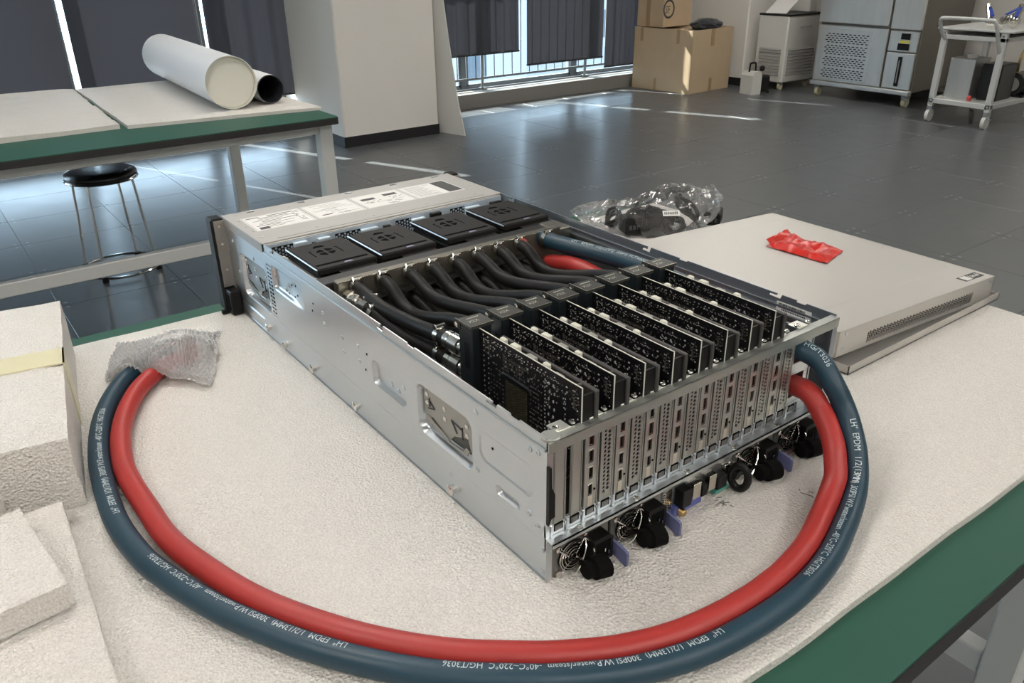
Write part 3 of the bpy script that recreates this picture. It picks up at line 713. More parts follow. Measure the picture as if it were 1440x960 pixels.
# latch plates set in the deep recesses
def latch(name, y0, y1, z0, z1, mt):
    h = z1-z0; w_ = y1-y0; X = .0088
    lp_ = MB(); f = lambda u, v, d: (d, y1-u*w_, z0+v*h)
    lp_.prism([(.03, .32), (.03, .97), (.10, 1), (.93, 1), (.98, .92), (.98, .30), (.93, .22), (.88, .50), (.62, .30), (.56, .18), (.50, .14), (.20, .36), (.12, .30)], X-.0035, X-.0015, f)
    o = SP(lp_, name, mt)
    ba = MB(); ba.prism([(.06, .18), (.10, .30), (.48, .10), (.55, .02), (.80, .06), (.86, .22), (.92, .18), (.86, -.02), (.50, -.06), (.40, .02)], X-.005, X-.0035, lambda u, v, d: (d, y1-u*w_, z0+(v*.9+.08)*h))
    SP(ba, 'finger_grip', mt, parent=o)
    SP(MB().prism([(.13, .08), (.13, .34), (.50, .16), (.62, .32), (.86, .50), (.90, .12)], X-.0014, X-.0006, f), 'pocket_shade', mat('pocket_dark', (.09, .088, .08), .5, .5), parent=o)  # dark backing: shade of the recess put into its colour
    for u, v in ((.10, .86), (.10, .66), (.45, .80), (.45, .56), (.87, .78), (.87, .56)):
        m_ = MB(); m_.lathe([(.0034, 0), (.0034, .0008), (.0024, .0013), (.001, .0011)], 12, mx=q90, c=(X-.0035, y1-u*w_, z0+v*h)); SP(m_, 'rivet', 'chrome', parent=o)
    ar = MB()
    for pts in (((.15, .80), (.15, .58)), ((.15, .72), (.25, .60)), ((.25, .60), (.12, .52)), ((.58, .66), (.68, .42)), ((.58, .66), (.76, .60)), ((.78, .66), (.78, .38))):
        (u0, v0), (u1, v1) = pts; ar.tube([(X-.0036, y1-u0*w_, z0+v0*h), (X-.0036, y1-u1*w_, z0+v1*h)], .0011, 5)
    SP(ar, 'cut_mark', 'ink', parent=o)
latch('latch_plate', .123, .226, .066, .118, 'latchm'); latch('latch_plate', .677, .782, .052, .114, 'latchm')
# --- right wall, floor pan, drive cage
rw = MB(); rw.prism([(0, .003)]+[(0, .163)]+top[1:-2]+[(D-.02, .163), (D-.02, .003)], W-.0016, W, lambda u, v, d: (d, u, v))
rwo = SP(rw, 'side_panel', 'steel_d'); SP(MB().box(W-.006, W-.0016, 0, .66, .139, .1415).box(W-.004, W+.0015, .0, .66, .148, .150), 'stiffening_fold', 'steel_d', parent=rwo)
# barcode sticker inside the right wall
bl = MB(); bl.box(W-.0022, W-.0018, .031, .081, .138, .154); bc = SP(bl, 'barcode_label', 'paper', parent=rwo)
b_ = MB(); y = .078; rb2 = random.Random(3)
while y > .040:
    w_ = rb2.choice((.0004, .0007, .0012)); b_.box(W-.0025, W-.0022, y-w_, y, .1465, .1525); y -= w_+rb2.choice((.0004, .0006, .0009))
for k in range(14): b_.box(W-.0025, W-.0022, .073-.0025*k-.0017, .073-.0025*k, .1435, .1452)
for k in range(17): b_.box(W-.0025, W-.0022, .078-.0025*k-.0018, .078-.0025*k, .1395, .1412)
SP(b_, 'barcode', 'ink', parent=bc)
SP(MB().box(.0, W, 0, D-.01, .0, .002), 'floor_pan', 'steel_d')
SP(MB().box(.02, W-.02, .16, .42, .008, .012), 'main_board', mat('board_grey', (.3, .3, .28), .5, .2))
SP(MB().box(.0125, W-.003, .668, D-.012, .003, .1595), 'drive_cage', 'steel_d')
# --- rack ears
def ear(x0, x1, sgn):
    e = MB(); e.box(x0, x1, .838, .866, 0, H-.001, ch=.003); o = SP(e, 'rack_ear', 'blk')
    bk = MB(); bk.box(min(x0, x1)+.004, max(x0, x1)-.0, .8355, .838, .045, H-.004); SP(bk, 'back_plate', mat('ear_grey', (.24, .225, .205), .45, .3), parent=o)
    hd = MB(); hd.box(x0+.004, x1, .812, .838, 0, .043, ch=.002); hd.box(x0-.008, x0+.004, .83, .838, 0, .006); SP(hd, 'ear_latch', 'blk', parent=o)
    cv = MB(); cv.box(x0+.0035, x0+.0045, .818, .832, .008, .036); SP(cv, 'latch_cavity', 'dark', parent=o)
    for z in (.075, .12, .15):
        m_ = MB(); m_.lathe([(.0022, 0), (.0022, .0006), (.0012, .001)], 10, mx=Matrix.Rotation(R(90), 4, 'X'), c=((x0+x1)/2+.002, .8355, z)); SP(m_, 'rivet', 'nickel', parent=o)
ear(-.0225, -.0005, 1); ear(W+.0005, W+.0225, -1)
# --- front cover with label strip
fc = MB(); fc.box(-.0012, W+.0012, .670, D, .1608, .1632, ch=.0006); fc.box(-.0014, -.0002, .672, D-.014, .149, .1615); fc.box(W+.0002, W+.0014, .672, D-.014, .149, .1615)
fc.box(.004, W-.004, .6655, .6705, .1585, .1612)
fco = SP(fc, 'front_cover', 'cover')
SP(MB().box(.03, W-.03, .6790, .6835, .1632, .1637), 'rolled_edge', 'cover', parent=fco)
tb = MB(); tb.box(-.006, .006, -.0025, .0025, 0, .0012, ch=.0008); tb.lathe([(.0022, .001), (.0022, .0018), (.001, .0021)], 8); tb_me = tb.mesh('clip_tab', 'steel')
for k in range(5): link('clip_tab', tb_me, fco, (.045+.09*k, .839, .1632))
dm_ = MB(); dm_.lathe([(.0028, 0), (.0028, .0004), (.0018, .0004)], 10); dm_me = dm_.mesh('dimple', 'steel_w')
for x, y in ((.012, .80), (.012, .765), (.012, .735), (.012, .70), (.10, .695), (.20, .695), (.30, .695), (.40, .695), (.425, .75), (.425, .80), (.11, .828), (.02, .835)): link('dimple', dm_me, fco, (x, y, .1632))
Lz = .1633
segs = [(.016, .115), (.119, .205), (.208, .302), (.305, .402)]
for k, (x0, x1) in enumerate(segs):
    lab = MB(); lab.box(x0, x1, .729, .809, Lz, Lz+.0002); lo = SP(lab, 'label_sheet', 'paper', parent=fco)
    ik = MB(); r5 = random.Random(20+k); z0, z1 = Lz+.0002, Lz+.0003
    def ln(a, b, y, t_=.0012): ik.box(a, b, y-t_, y, z0, z1)
    ik.mi(1)
    for e in ((x0+.002, x1-.002, .731, .7314), (x0+.002, x1-.002, .8065, .8069), (x0+.002, x0+.0024, .731, .807), (x1-.0024, x1-.002, .731, .807)): ik.box(*e, z0, z1)
    ik.mi(0)
    if k == 0:
        ln(x0+.006, x0+.028, .801, .003); ln(x0+.042, x0+.085, .801, .003)
        for j in range(9):
            a = x0+.006+r5.random()*.02; ln(a, a+.03+r5.random()*.03, .793-.0065*j, .0012 if j % 3 else .002)
        for j in range(16): xx = x1-.02+r5.random()*.012; ln(xx, xx+.003+r5.random()*.004, .80-.0038*j, .0016)
        ik.box(x0+.008, x0+.024, .7335, .745, z0, z1)
    elif k == 1:
        ik.mi(1)
        for j in range(10):
            a = x0+.008+r5.random()*.03; ln(a, min(x1-.006, a+.02+r5.random()*.04), .80-.0065*j, .001)
        ik.box(x0+.005, x1-.005, .772, .7725, z0, z1); ik.box(x0+.045, x0+.0455, .733, .772, z0, z1)
        ik.mi(0); ln(x0+.012, x0+.03, .745, .0035); ln(x0+.05, x0+.062, .742, .003)
    elif k == 2:
        for cx, cy in ((x0+.012, .775), (x0+.058, .782)):
            ik.box(cx, cx+.026, cy, cy+.012, z0, z1)
            for j in range(5): ln(cx+.004+.006*j, cx+.007+.006*j, cy-.008-.004*(j % 2), .002)
        for j in range(8): a = x0+.008+r5.random()*.06; ln(a, a+.006+r5.random()*.01, .765-.004*j, .0012)
        ik.mi(1); ln(x0+.03, x0+.085, .757, .0008)
    else:
        ik.mi(1)
        for j in range(12): a = x0+.006+.003*r5.random(); ln(a, a+.03+r5.random()*.022, .80-.0055*j, .0012)
        ik.mi(0); ik.box(x1-.030, x1-.002, .734, .806, z0, z1)
    SP(ik, 'printed_text', ['ink', 'inkg'], parent=lo)
# --- bulkhead strip between front cover and fans
bk = MB(); bk.box(.004, W-.004, .634, .669, .118, .120); bko = SP(bk, 'bulkhead', 'steel')
vb = MB(); vb.box(.004, W-.004, .664, .667, .120, .1600); SP(vb, 'bulkhead_wall', mat('plate_blue', (.55, .64, .72), .45, .35), parent=bko)
for x0, n_ in ((.006, 7), (.108, 9), (.214, 6), (.318, 6)):
    pf = MB(); pf.perf((x0, .650, .1375), (1, 0, 0), (0, 0, 1), n_, 4, .0048, .0052, .0020)
    if x0 < .01: pf.perf((x0, .630, .1380), (1, 0, 0), (0, 1, 0), n_, 3, .0048, .0052, .0020)
    SP(pf, 'perforated_plate', 'blk', parent=bko)
for k, (x0, w_, y0) in enumerate(((.044, .022, .655), (.070, .006, .645), (.082, .02, .652), (.156, .03, .655), (.192, .012, .645), (.246, .026, .652), (.285, .02, .655), (.352, .03, .652), (.40, .022, .645))):
    c_ = MB(); c_.box(x0, x0+w_, y0, y0+.008, .13, .1575-.002*(k % 2), ch=.001); SP(c_, 'cable_socket', 'blk' if k in (1, 4, 6, 8) else 'plate_blue' if False else MATS['plate_blue'], parent=bko)
# --- four fan modules
fx = [.0195, .1185, .229, .334]; FW = .0905
for i, x0 in enumerate(fx):
    f = MB(); f.box(.002, FW-.002, .520, .630, .01, .150, ch=.003); fo = SP(f, 'fan_module', 'blk', loc=(x0, 0, 0))
    ld = MB(); ld.box(0, FW, .517, .628, .152, .1625, ch=.0022); ldo = SP(ld, 'fan_lid', 'fanlid', parent=fo)
    SP(MB().box(.004, FW-.008, .5295, .535, .1625, .1628), 'lid_groove', 'dark', parent=ldo)
    SP(MB().tube([(-.0006, .519, .161), (-.0006, .627, .161)], .0011, 6), 'edge_strip', 'steel', parent=ldo)
    hn = MB(); hn.prism([(.03, 0), (.09, 0), (.082, -.022), (.04, -.022)], .506, .517, lambda u, v, d: (u*.95, d, .155+v)); SP(hn, 'pull_handle', 'fanlid', parent=fo)
    tm_ = MB(); tm_.prism([(.042, .5225), (.056, .5225), (.053, .5265), (.045, .5265)], .1625, .163, lambda u, v, d: (u, v, d)); SP(tm_, 'touch_mark', 'purple', parent=ldo)
    ic = MB(); cx, cy, z0, z1 = FW/2-.004, .580, .1625, .16285
    for k in range(4):
        a = R(90*k+20); pl = [(cx+.004*math.cos(a), cy+.004*math.sin(a))]
        for t_ in range(6): aa = a+R(12*t_); pl.append((cx+.0135*math.cos(aa), cy+.0135*math.sin(aa)))
        aa = a+R(40); pl.append((cx+.005*math.cos(aa), cy+.005*math.sin(aa)))
        ic.prism(pl, z0, z1, lambda u, v, d: (u, v, d))
    for sx in (-1, 1): ic.box(cx+sx*.021-.0006, cx+sx*.021+.0006, cy-.014, cy+.012, z0, z1); ic.box(cx+sx*.021-.003*(sx > 0), cx+sx*.021+.003*(sx < 0), cy+.0115, cy+.0125, z0, z1)
    ic.prism([(cx-.010, .603), (cx+.008, .603), (cx+.006, .609), (cx-.004, .611), (cx-.008, .608)], z0, z1, lambda u, v, d: (u, v, d))
    SP(ic, 'fan_emblem', 'dark', parent=ldo)
    SP(MB().lathe([(.003, 0), (.003, .003), (.001, .004)], 10, c=(FW+.003, .612, .150)), 'lock_pin', 'white', parent=fo)
SP(MB().box(.012, .0185, .50, .635, .125, .150), 'fan_rail', 'steel_w')
# --- coolant manifold
mx_ = MB(); mx_.box(.006, .418, .474, .503, .09, .157, ch=.002); SP(mx_, 'cross_bar', 'blk_m')
mf = MB(); mf.box(.02, .400, .459, .4735, .04, .1615, ch=.0015); mfo = SP(mf, 'manifold', mat('manifold_steel', (.2, .185, .15), .38, .8, noise_amt=.1, noise_scale=15))
SP(MB().box(.02, .400, .4582, .4592, .1609, .1618), 'bright_edge', 'nickel', parent=mfo)
SP(MB().box(.392, .424, .462, .505, .10, .158, ch=.002), 'manifold_end', 'nickel', parent=mfo)
def clamp(mb_, p, d, r):
    d = Vector(d).normalized(); p = Vector(p); q = d.to_track_quat('Z', 'Y').to_matrix().to_4x4()
    mb_.lathe([(r+.0003, -.0042), (r+.0013, -.0042), (r+.0013, .0042), (r+.0003, .0042)], 20, mx=q, c=p)
    up = Vector((0, 0, 1)); u = (up-d*up.dot(d)).normalized(); s_ = d.cross(u)
    c_ = p+u*(r+.003)
    mb_.tube([c_-s_*.006, c_+s_*.006], .0028, 8); mb_.tube([c_+s_*.006, c_+s_*.0075], .0036, 6)
CP = [(503, 403), (540, 393), (576.7, 383.5), (609, 376), (642, 368), (673, 359), (703, 351), (732, 343)]
PITCH = .0396; CX0 = .0442
LO = Vector((0, 0, T)); HR = .0088
UPX = []
for i, (u, v) in enumerate(CP):
    p = ony(u, v, .452)-LO; UPX.append((p.x, p.z))
for i, (x, z) in enumerate(UPX):
    cx = CX0+.004+PITCH*i
    if i == 0: path = [(x, .462, z), (x, .435, z-.003), (x-.002, .38, z-.006), (cx-.002, .31, .149), (cx-.002, .262, .156), (cx-.002, .228, .160)]
    else:
        sg = .016+.004*math.sin(i*2.1)
        path = [(x, .462, z), (x+.001, .435, z-.006), (x+.002, .398, z-sg-.006), (x-.001, .35, z-sg), (cx+.002, .285, .151), (cx, .24, .160), (cx, .205, .162)]
    ho = SP(MB().tube(bez(path, 7), HR, 14), 'coolant_hose', 'rubber', 60)
    cm = MB(); clamp(cm, (x, .452, z), (0, -1, 0), HR); SP(cm, 'hose_clamp', 'chrome', parent=ho)
    if i == 0: cm = MB(); clamp(cm, (cx-.002, .247, .1575), (0, -1, .12), HR); SP(cm, 'hose_clamp', 'chrome', parent=ho)
for i in range(8):
    cx = CX0+.004+PITCH*i
    if i == 0: path = [(.036, .405, .139), (.037, .37, .134), (.040, .32, .130), (cx-.002, .27, .132), (cx-.002, .228, .134)]
    else:
        x = UPX[i][0]-.004
        path = [(x, .462, .122), (x+.003, .42, .117), (x+.004, .37, .104), (cx+.004, .31, .108), (cx, .26, .126), (cx, .205, .132)]
    ho = SP(MB().tube(bez(path, 7), HR*.95, 14), 'coolant_hose', 'rubber', 60)
    if i:
        cm = MB(); clamp(cm, (x, .452, .121), (0, -1, 0), HR); SP(cm, 'hose_clamp', 'nickel', parent=ho)
        SP(MB().box(x-.016, x+.016, .438, .459, .134, .1355).box(x-.016, x-.0148, .438, .459, .125, .1355), 'hose_ledge', 'blk_m', parent=mfo)
    else:
        cm = MB(); clamp(cm, (cx-.002, .25, .1335), (0, -1, .06), HR); SP(cm, 'hose_clamp', 'chrome', parent=ho); cm = MB(); clamp(cm, (.0365, .392, .1375), (0, -1, -.1), HR); SP(cm, 'hose_clamp', 'chrome', parent=ho)
# quick coupling on the left end of the manifold
vq = MB(); ax = Vector((0, -1, .06)).to_track_quat('Z', 'Y').to_matrix().to_4x4()
prof = []
for a, r_ in ((0, .009), (.008, .009), (.009, .0125), (.018, .0125), (.019, .010), (.024, .010), (.025, .0135), (.036, .0135), (.037, .0105), (.042, .0105), (.043, .0125), (.052, .0125), (.053, .009), (.075, .009)): prof.append((r_, a))
vq.lathe(prof, 20, mx=ax, c=(.0345, .478, .136)); vqo = SP(vq, 'quick_coupling', 'chrome')
SP(MB().tube([(.036, .418, .15), (.044, .412, .155), (.05, .405, .155)], .002, 8), 'release_pin', 'chrome', parent=vqo)
# chrome fittings of the first card
for z in (.160, .1345):
    vq = MB(); prof = [(.0075, 0), (.0075, .006), (.0105, .0065), (.0105, .014), (.009, .0145), (.009, .017), (.0108, .0175), (.0108, .034), (.0085, .035), (.0085, .042)]
    vq.lathe(prof, 20, mx=Vector((0, -1, .04)).to_track_quat('Z', 'Y').to_matrix().to_4x4(), c=(CX0+.0022, .238, z-.001)); SP(vq, 'pipe_fitting', 'chrome', 40)
# --- eight accelerator cards
def card_meshes():
    me = {}
    m = MB(); m.box(0, .0016, .004, .168, .045, .1970); m.mi(1); m.box(-.0001, .0013, .004, .168, .1970, .1974); m.box(-.0001, .0013, .0036, .004, .045, .1974); me['board'] = m.mesh('accelerator_card', ['pcb', mat('pcb_edge', (.55, .55, .47), .5)])
    m = MB(); m.box(.0155, .0205, .002, .150, .050, .190, ch=.001); me['cold_plate'] = m.mesh('cold_plate', mat('plate_dark', (.055, .052, .05), .5, .2))
    m = MB(); m.box(.0018, .0155, .0045, .0065, .05, .188); m.box(.0018, .0150, .012, .14, .05, .168); me['heat_block'] = m.mesh('heat_block', 'blk')
    m = MB(); m.box(.0016, .0158, -.0018, .0018, .1855, .190, ch=.0008); me['brace'] = m.mesh('brace', MATS['plate_dark'])
    m = MB(); m.box(-.0100, .0170, .166, .191, .02, .1985, ch=.0015); m.mi(1); m.box(-.0101, -.0098, .171, .180, .150, .180); me['end_block'] = m.mesh('end_block', [mat('block_dark', (.012, .016, .018), .35), 'blk'])
    m = MB(); m.prism([(-.0105, .165), (.0178, .165), (.0178, .190), (-.004, .192), (-.0105, .192)], .1985, .2015, lambda u, v, d: (u, v, d)); m.box(-.0108, -.0092, .186, .196, .192, .2015); me['tag'] = m.mesh('tag_plate', mat('tag_black', (.035, .035, .03), .4))
    m = MB(); m.tube([(-.0107, .165, .2018), (-.0107, .192, .2018)], .0004, 4); m.tube([(-.0107, .165, .2018), (.0178, .165, .2018)], .0004, 4); me['rim'] = m.mesh('bright_rim', 'nickel')
    m = MB(); add_text(m, 'X2X', .0075, lambda x, y: (-.006+x*.9, .1745+y, .2017))
    for k in range(6): m.box(-.003+.0026*k, -.0012+.0026*k, .1845, .1862, .2015, .2017)
    me['mark'] = m.mesh('tag_mark', mat('tag_ink', (.5, .5, .42), .5))
    m = MB(); m.lathe([(.001, 0), (.0032, .0003), (.0032, .002), (.0015, .0025)], 12, mx=q90, c=(-.0108, .191, .196)); me['lug'] = m.mesh('lug_screw', 'chrome')
    # tiny components soldered on the back of the board
    rr = random.Random(5); m = MB()
    def comp(y, z, a, b, mi_): m.mi(mi_); m.box(-.0007, .0, y-a/2, y+a/2, z-b/2, z+b/2)
    for k in range(26): comp(.012+.005*k+rr.uniform(-.001, .001), .192, .0012, .0009, 0) if rr.random() < .55 else None
    for k in range(60): comp(.030+.0015*(k % 60)*1.5, .1885+.0005*(k % 3), .0009, .0006, 0) if rr.random() < .5 else None
    for yy in (.158, .150): 
        for k in range(24): comp(yy+rr.uniform(-.0005, .0005), .055+.006*k, .0011, .0012, 0)
    for yy, st in ((.056, .0042), (.026, .0055)):
        for k in range(int(.14/st)): comp(yy, .05+st*k, .0010, .0012, 0)
    for yy in (.049, .042):
        for k in range(16): comp(yy+(.0015 if k % 2 else 0), .055+.0085*k, .0016, .0026, 0)
    for k in range(170): comp(rr.uniform(.008, .162), rr.uniform(.17, .194), rr.uniform(.0006, .0013), rr.uniform(.0006, .0013), rr.choice((0, 1, 1, 1)))
    for k in range(110):
        y_, z_ = rr.uniform(.008, .075), rr.uniform(.06, .19); comp(y_, z_, rr.uniform(.0006, .0014), rr.uniform(.0006, .0014), rr.choice((0, 1, 1)))
    for yr in ((.125, .146), (.062, .078)):
        for a in range(5):
            for b in range(22):
                if rr.random() < .8: comp(yr[0]+(yr[1]-yr[0])*a/4+rr.uniform(-.0008, .0008), .062+.005*b, rr.uniform(.001, .0032), .0011, 1)
    for a in range(16):
        for b in range(5):
            if rr.random() < .8: comp(.083+.0027*a, .163+.0045*b-.0006*a*.0, .0009, rr.uniform(.0012, .0036), 1)
    for k in range(14): comp(.008+rr.uniform(0, .008), .175+rr.uniform(0, .012), .0018, .0009, 1)
    me['smd'] = m.mesh('surface_components', ['dots', 'smd'])
    m = MB()
    for a in range(18):
        for b in range(22): m.box(-.0006, 0, .0848+.002*a, .0860+.002*a, .110+.0021*b+(.001 if a % 2 else 0), .1112+.0021*b+(.001 if a % 2 else 0))
    me['pads'] = m.mesh('chip_pads', mat('pad_gold', (.09, .08, .05), .4, .5))
    m = MB(); m.tube(bez([(-.0005, .127, .160), (-.0005, .122, .1625), (-.0005, .10, .1625), (-.0005, .083, .162), (-.0005, .078, .158)], 5), .0011, 6); me['rib'] = m.mesh('chip_frame', 'blk_m')
    m = MB(); m.box(.0018, .0085, -.0058, .0058, .1890, .1985, ch=.0008); me['conn'] = m.mesh('white_connector', 'white')
    m = MB(); m.box(.0018, .0075, -.004, .004, .190, .1988, ch=.0012); me['conn2'] = m.mesh('white_connector', 'white')
    m = MB(); m.box(.0018, .0095, -.006, .006, .187, .1955, ch=.0008); me['conn3'] = m.mesh('grey_connector', mat('conn_grey', (.28, .27, .24), .5))
    # rear brackets
    m = MB(); pw0, pw1 = .0010, .0186; xs = (.0068, .0118)
    zz = [.066, .0795, .0915, .0985, .1110, .1175, .1305, .1365, .1495, .152]
    m.box(pw0, xs[0], -.0012, 0, .066, .152); m.box(xs[1], pw1, -.0012, 0, .066, .152)
    for k in range(0, len(zz), 2): m.box(xs[0], xs[1], -.0012, 0, zz[k], zz[k+1])
    m.box(pw0, pw0+.0012, -.0022, -.0012, .066, .152); m.box(pw1-.0012, pw1, -.0022, -.0012, .066, .152)
    me['port_bracket'] = m.mesh('port_bracket', 'steel_w')
    m = MB(); m.box(.0065, .0123, -.0017, -.0012, .0665, .0775, ch=.0002); me['plain_tab'] = m.mesh('plain_tab', mat('tab_cream', (.62, .58, .48), .35, .6))
    m = MB(); 
    for k in (1, 3, 5, 7):
        a, b = zz[k], zz[k+1]
        for e in ((xs[0]-.0005, xs[0], a-.0005, b+.0005), (xs[1], xs[1]+.0005, a-.0005, b+.0005), (xs[0], xs[1], a-.0005, a), (xs[0], xs[1], b, b+.0005)): m.box(e[0], e[1], -.0019, -.0012, e[2], e[3])
    me['port_shell'] = m.mesh('port_shell', 'chrome')
    m = MB()
    for k in (1, 3, 5, 7): m.box(xs[0], xs[1], .001, .006, zz[k], zz[k+1]); m.box(xs[0]+.0012, xs[0]+.0022, -.0008, .001, zz[k]+.002, zz[k+1]-.002)
    me['port'] = m.mesh('display_port', 'blk')
    m = MB(); m.lathe([(.0013, 0), (.0013, .0004)], 10, mx=Matrix.Rotation(R(90), 4, 'X'), c=(.0152, -.0012, .084)); me['peg'] = m.mesh('bracket_hole', 'dark')
    m = MB(); p0, p1 = .0212, .0388
    m.box(p0, .0256, -.0012, 0, .066, .152); m.box(.0350, p1, -.0012, 0, .066, .152); m.box(.0256, .0350, -.0012, 0, .066, .0725); m.box(.0256, .0350, -.0012, 0, .149, .152)
    m.perf((.0256, -.0012, .0725), (1, 0, 0), (0, 0, 1), 2, 16, .0047, .0765/16.5, .0021); m.perf((.0256, 0, .0725), (1, 0, 0), (0, 0, 1), 2, 16, .0047, .0765/16.5, .0021)
    m.box(p0, p0+.0012, -.0022, -.0012, .066, .152); m.box(p1-.0012, p1, -.0022, -.0012, .066, .152)
    me['vent_bracket'] = m.mesh('vent_bracket', 'steel_w')
    m = MB(); m.box(.0256, .0350, .002, .0025, .07, .150); me['shade'] = m.mesh('vent_shade_sheet', 'dark')  # black sheet standing in for the shade behind the vent holes
    return me
CM = card_meshes()
for i in range(8):
    c = link('accelerator_card', CM['board'], srv, (CX0+PITCH*i, 0, 0))
    for k in ('cold_plate', 'heat_block', 'end_block', 'tag', 'rim', 'mark', 'lug', 'pads', 'rib', 'port_bracket', 'plain_tab', 'port_shell', 'port', 'peg', 'vent_bracket', 'shade'): link(CM[k].name.split('.')[0], CM[k], c)
    link('surface_components', CM['smd'], c, kind='stuff')
    for y in (.100, .022): link('brace', CM['brace'], c, (0, y, 0))
    link('white_connector', CM['conn2'], c, (0, .129, 0)); link('white_connector', CM['conn'], c, (0, .1095, 0)); link('grey_connector', CM['conn3'], c, (0, .0853, 0)); link('white_connector', CM['conn2'], c, (0, .0597, 0)); link('grey_connector', CM['conn3'], c, (0, .044, -.003))
# --- rear frame
rf = MB(); rf.box(0, W, -.0045, -.003, .1485, .160); rf.box(.006, W, -.0045, .006, .1592, .1606); rf.lathe([(.0095, .1585), (.0095, .1612), (.0085, .162)], 20, c=(.009, .0045, 0))
rfo = SP(rf, 'rear_bar', 'steel_w')
tbm = MB(); tbm.box(-.0085, .0085, .004, .0195, .1604, .1622, ch=.0005); tbm_me = tbm.mesh('slot_tab', mat('tab_light', (.66, .66, .6), .35, .7))
scm = MB(); scm.lathe([(.0028, 0), (.0032, .0006), (.0032, .0022), (.0022, .003), (.0009, .0026)], 12); scm_me = scm.mesh('screw', 'chrome')
for k in range(20):
    x = .014+.0198*k
    if k % 2 == 0: link('slot_tab', tbm_me, rfo, (x+.010, 0, 0))
    link('screw', scm_me, rfo, (x+.004, .009, .1612 if k % 2 else .162))
for x0, x1 in ((.0072, .0232), (.0284, .0430)):
    m = MB(); m.box(x0, x1, -.0012, 0, .066, .152); m.box(x0+.001, x0+.002, -.0024, -.0012, .066, .152); m.box(x1-.002, x1-.001, -.0024, -.0012, .066, .152); m.box(x0+.003, x1-.003, -.0016, -.0012, .0665, .151); SP(m, 'blank_bracket', 'steel_w')
SP(MB().box(0, .0072, -.0015, 0, .0, .15), 'corner_post', 'steel')
m = MB(); m.prism([(-.0005, .135), (.0025, .134), (.003, .112), (.0068, .103), (.0068, .078), (.0025, .077), (-.0005, .07)], -.0058, -.0016, lambda u, v, d: (u, d, v)); SP(m, 'corner_latch', 'blk')
# hose outlet plate and open bay at the right
m = MB()
for q in ((.3605, .3655, .066, .15), (.3895, .3975, .066, .15), (.3655, .3895, .066, .074), (.3655, .3895, .1045, .119)): m.box(q[0], q[1], .001, .0025, q[2], q[3])
SP(m, 'hose_outlet_plate', 'steel')
SP(MB().box(.3975, .400, 0, .05, .066, .15).box(.429, W, -.0035, .0, .0, .15), 'bay_post', 'steel_d')
# ledge over the power supplies
lg = MB(); lg.box(.0, .424, -.012, .001, .0505, .052); lg.box(.0, .424, -.012, -.011, .0472, .052); lg.box(0, .40, -.0005, .002, .0525, .0665)
lgo = SP(lg, 'rear_ledge', 'steel'); SP(MB().box(.0, .424, -.001, .001, .0376, .0505), 'ledge_shade', 'blk_m', parent=lgo)  # dark plate stands in for the shadowed gap under the lip
pm = MB(); pm.box(-.0013, .0013, -.0028, -.0005, .052, .0655, ch=.0004); pm.box(-.0032, -.0013, -.002, -.0008, .0605, .0630); pm_me = pm.mesh('ledge_post', 'steel')
cm_ = MB(); cm_.box(-.0055, .0055, -.0009, -.0003, .0560, .0645); c2 = MB()
c2.box(-.0045, .004, -.0013, -.0009, .0568, .0625); cm_me, c2_me = cm_.mesh('cutout', 'dark'), c2.mesh('cutout_flap', mat('flap_dark', (.2, .2, .19), .5, .7))
for k in range(20): link('ledge_post', pm_me, lgo, (.0055+.0198*k, 0, 0))
for k in range(19): link('cutout', cm_me, lgo, (.0155+.0198*k, 0, 0)); link('cutout_flap', c2_me, lgo, (.0155+.0198*k, 0, 0))
for k in range(5): link('screw', scm_me, lgo, (.037+.075*k, -.0075, .0515))
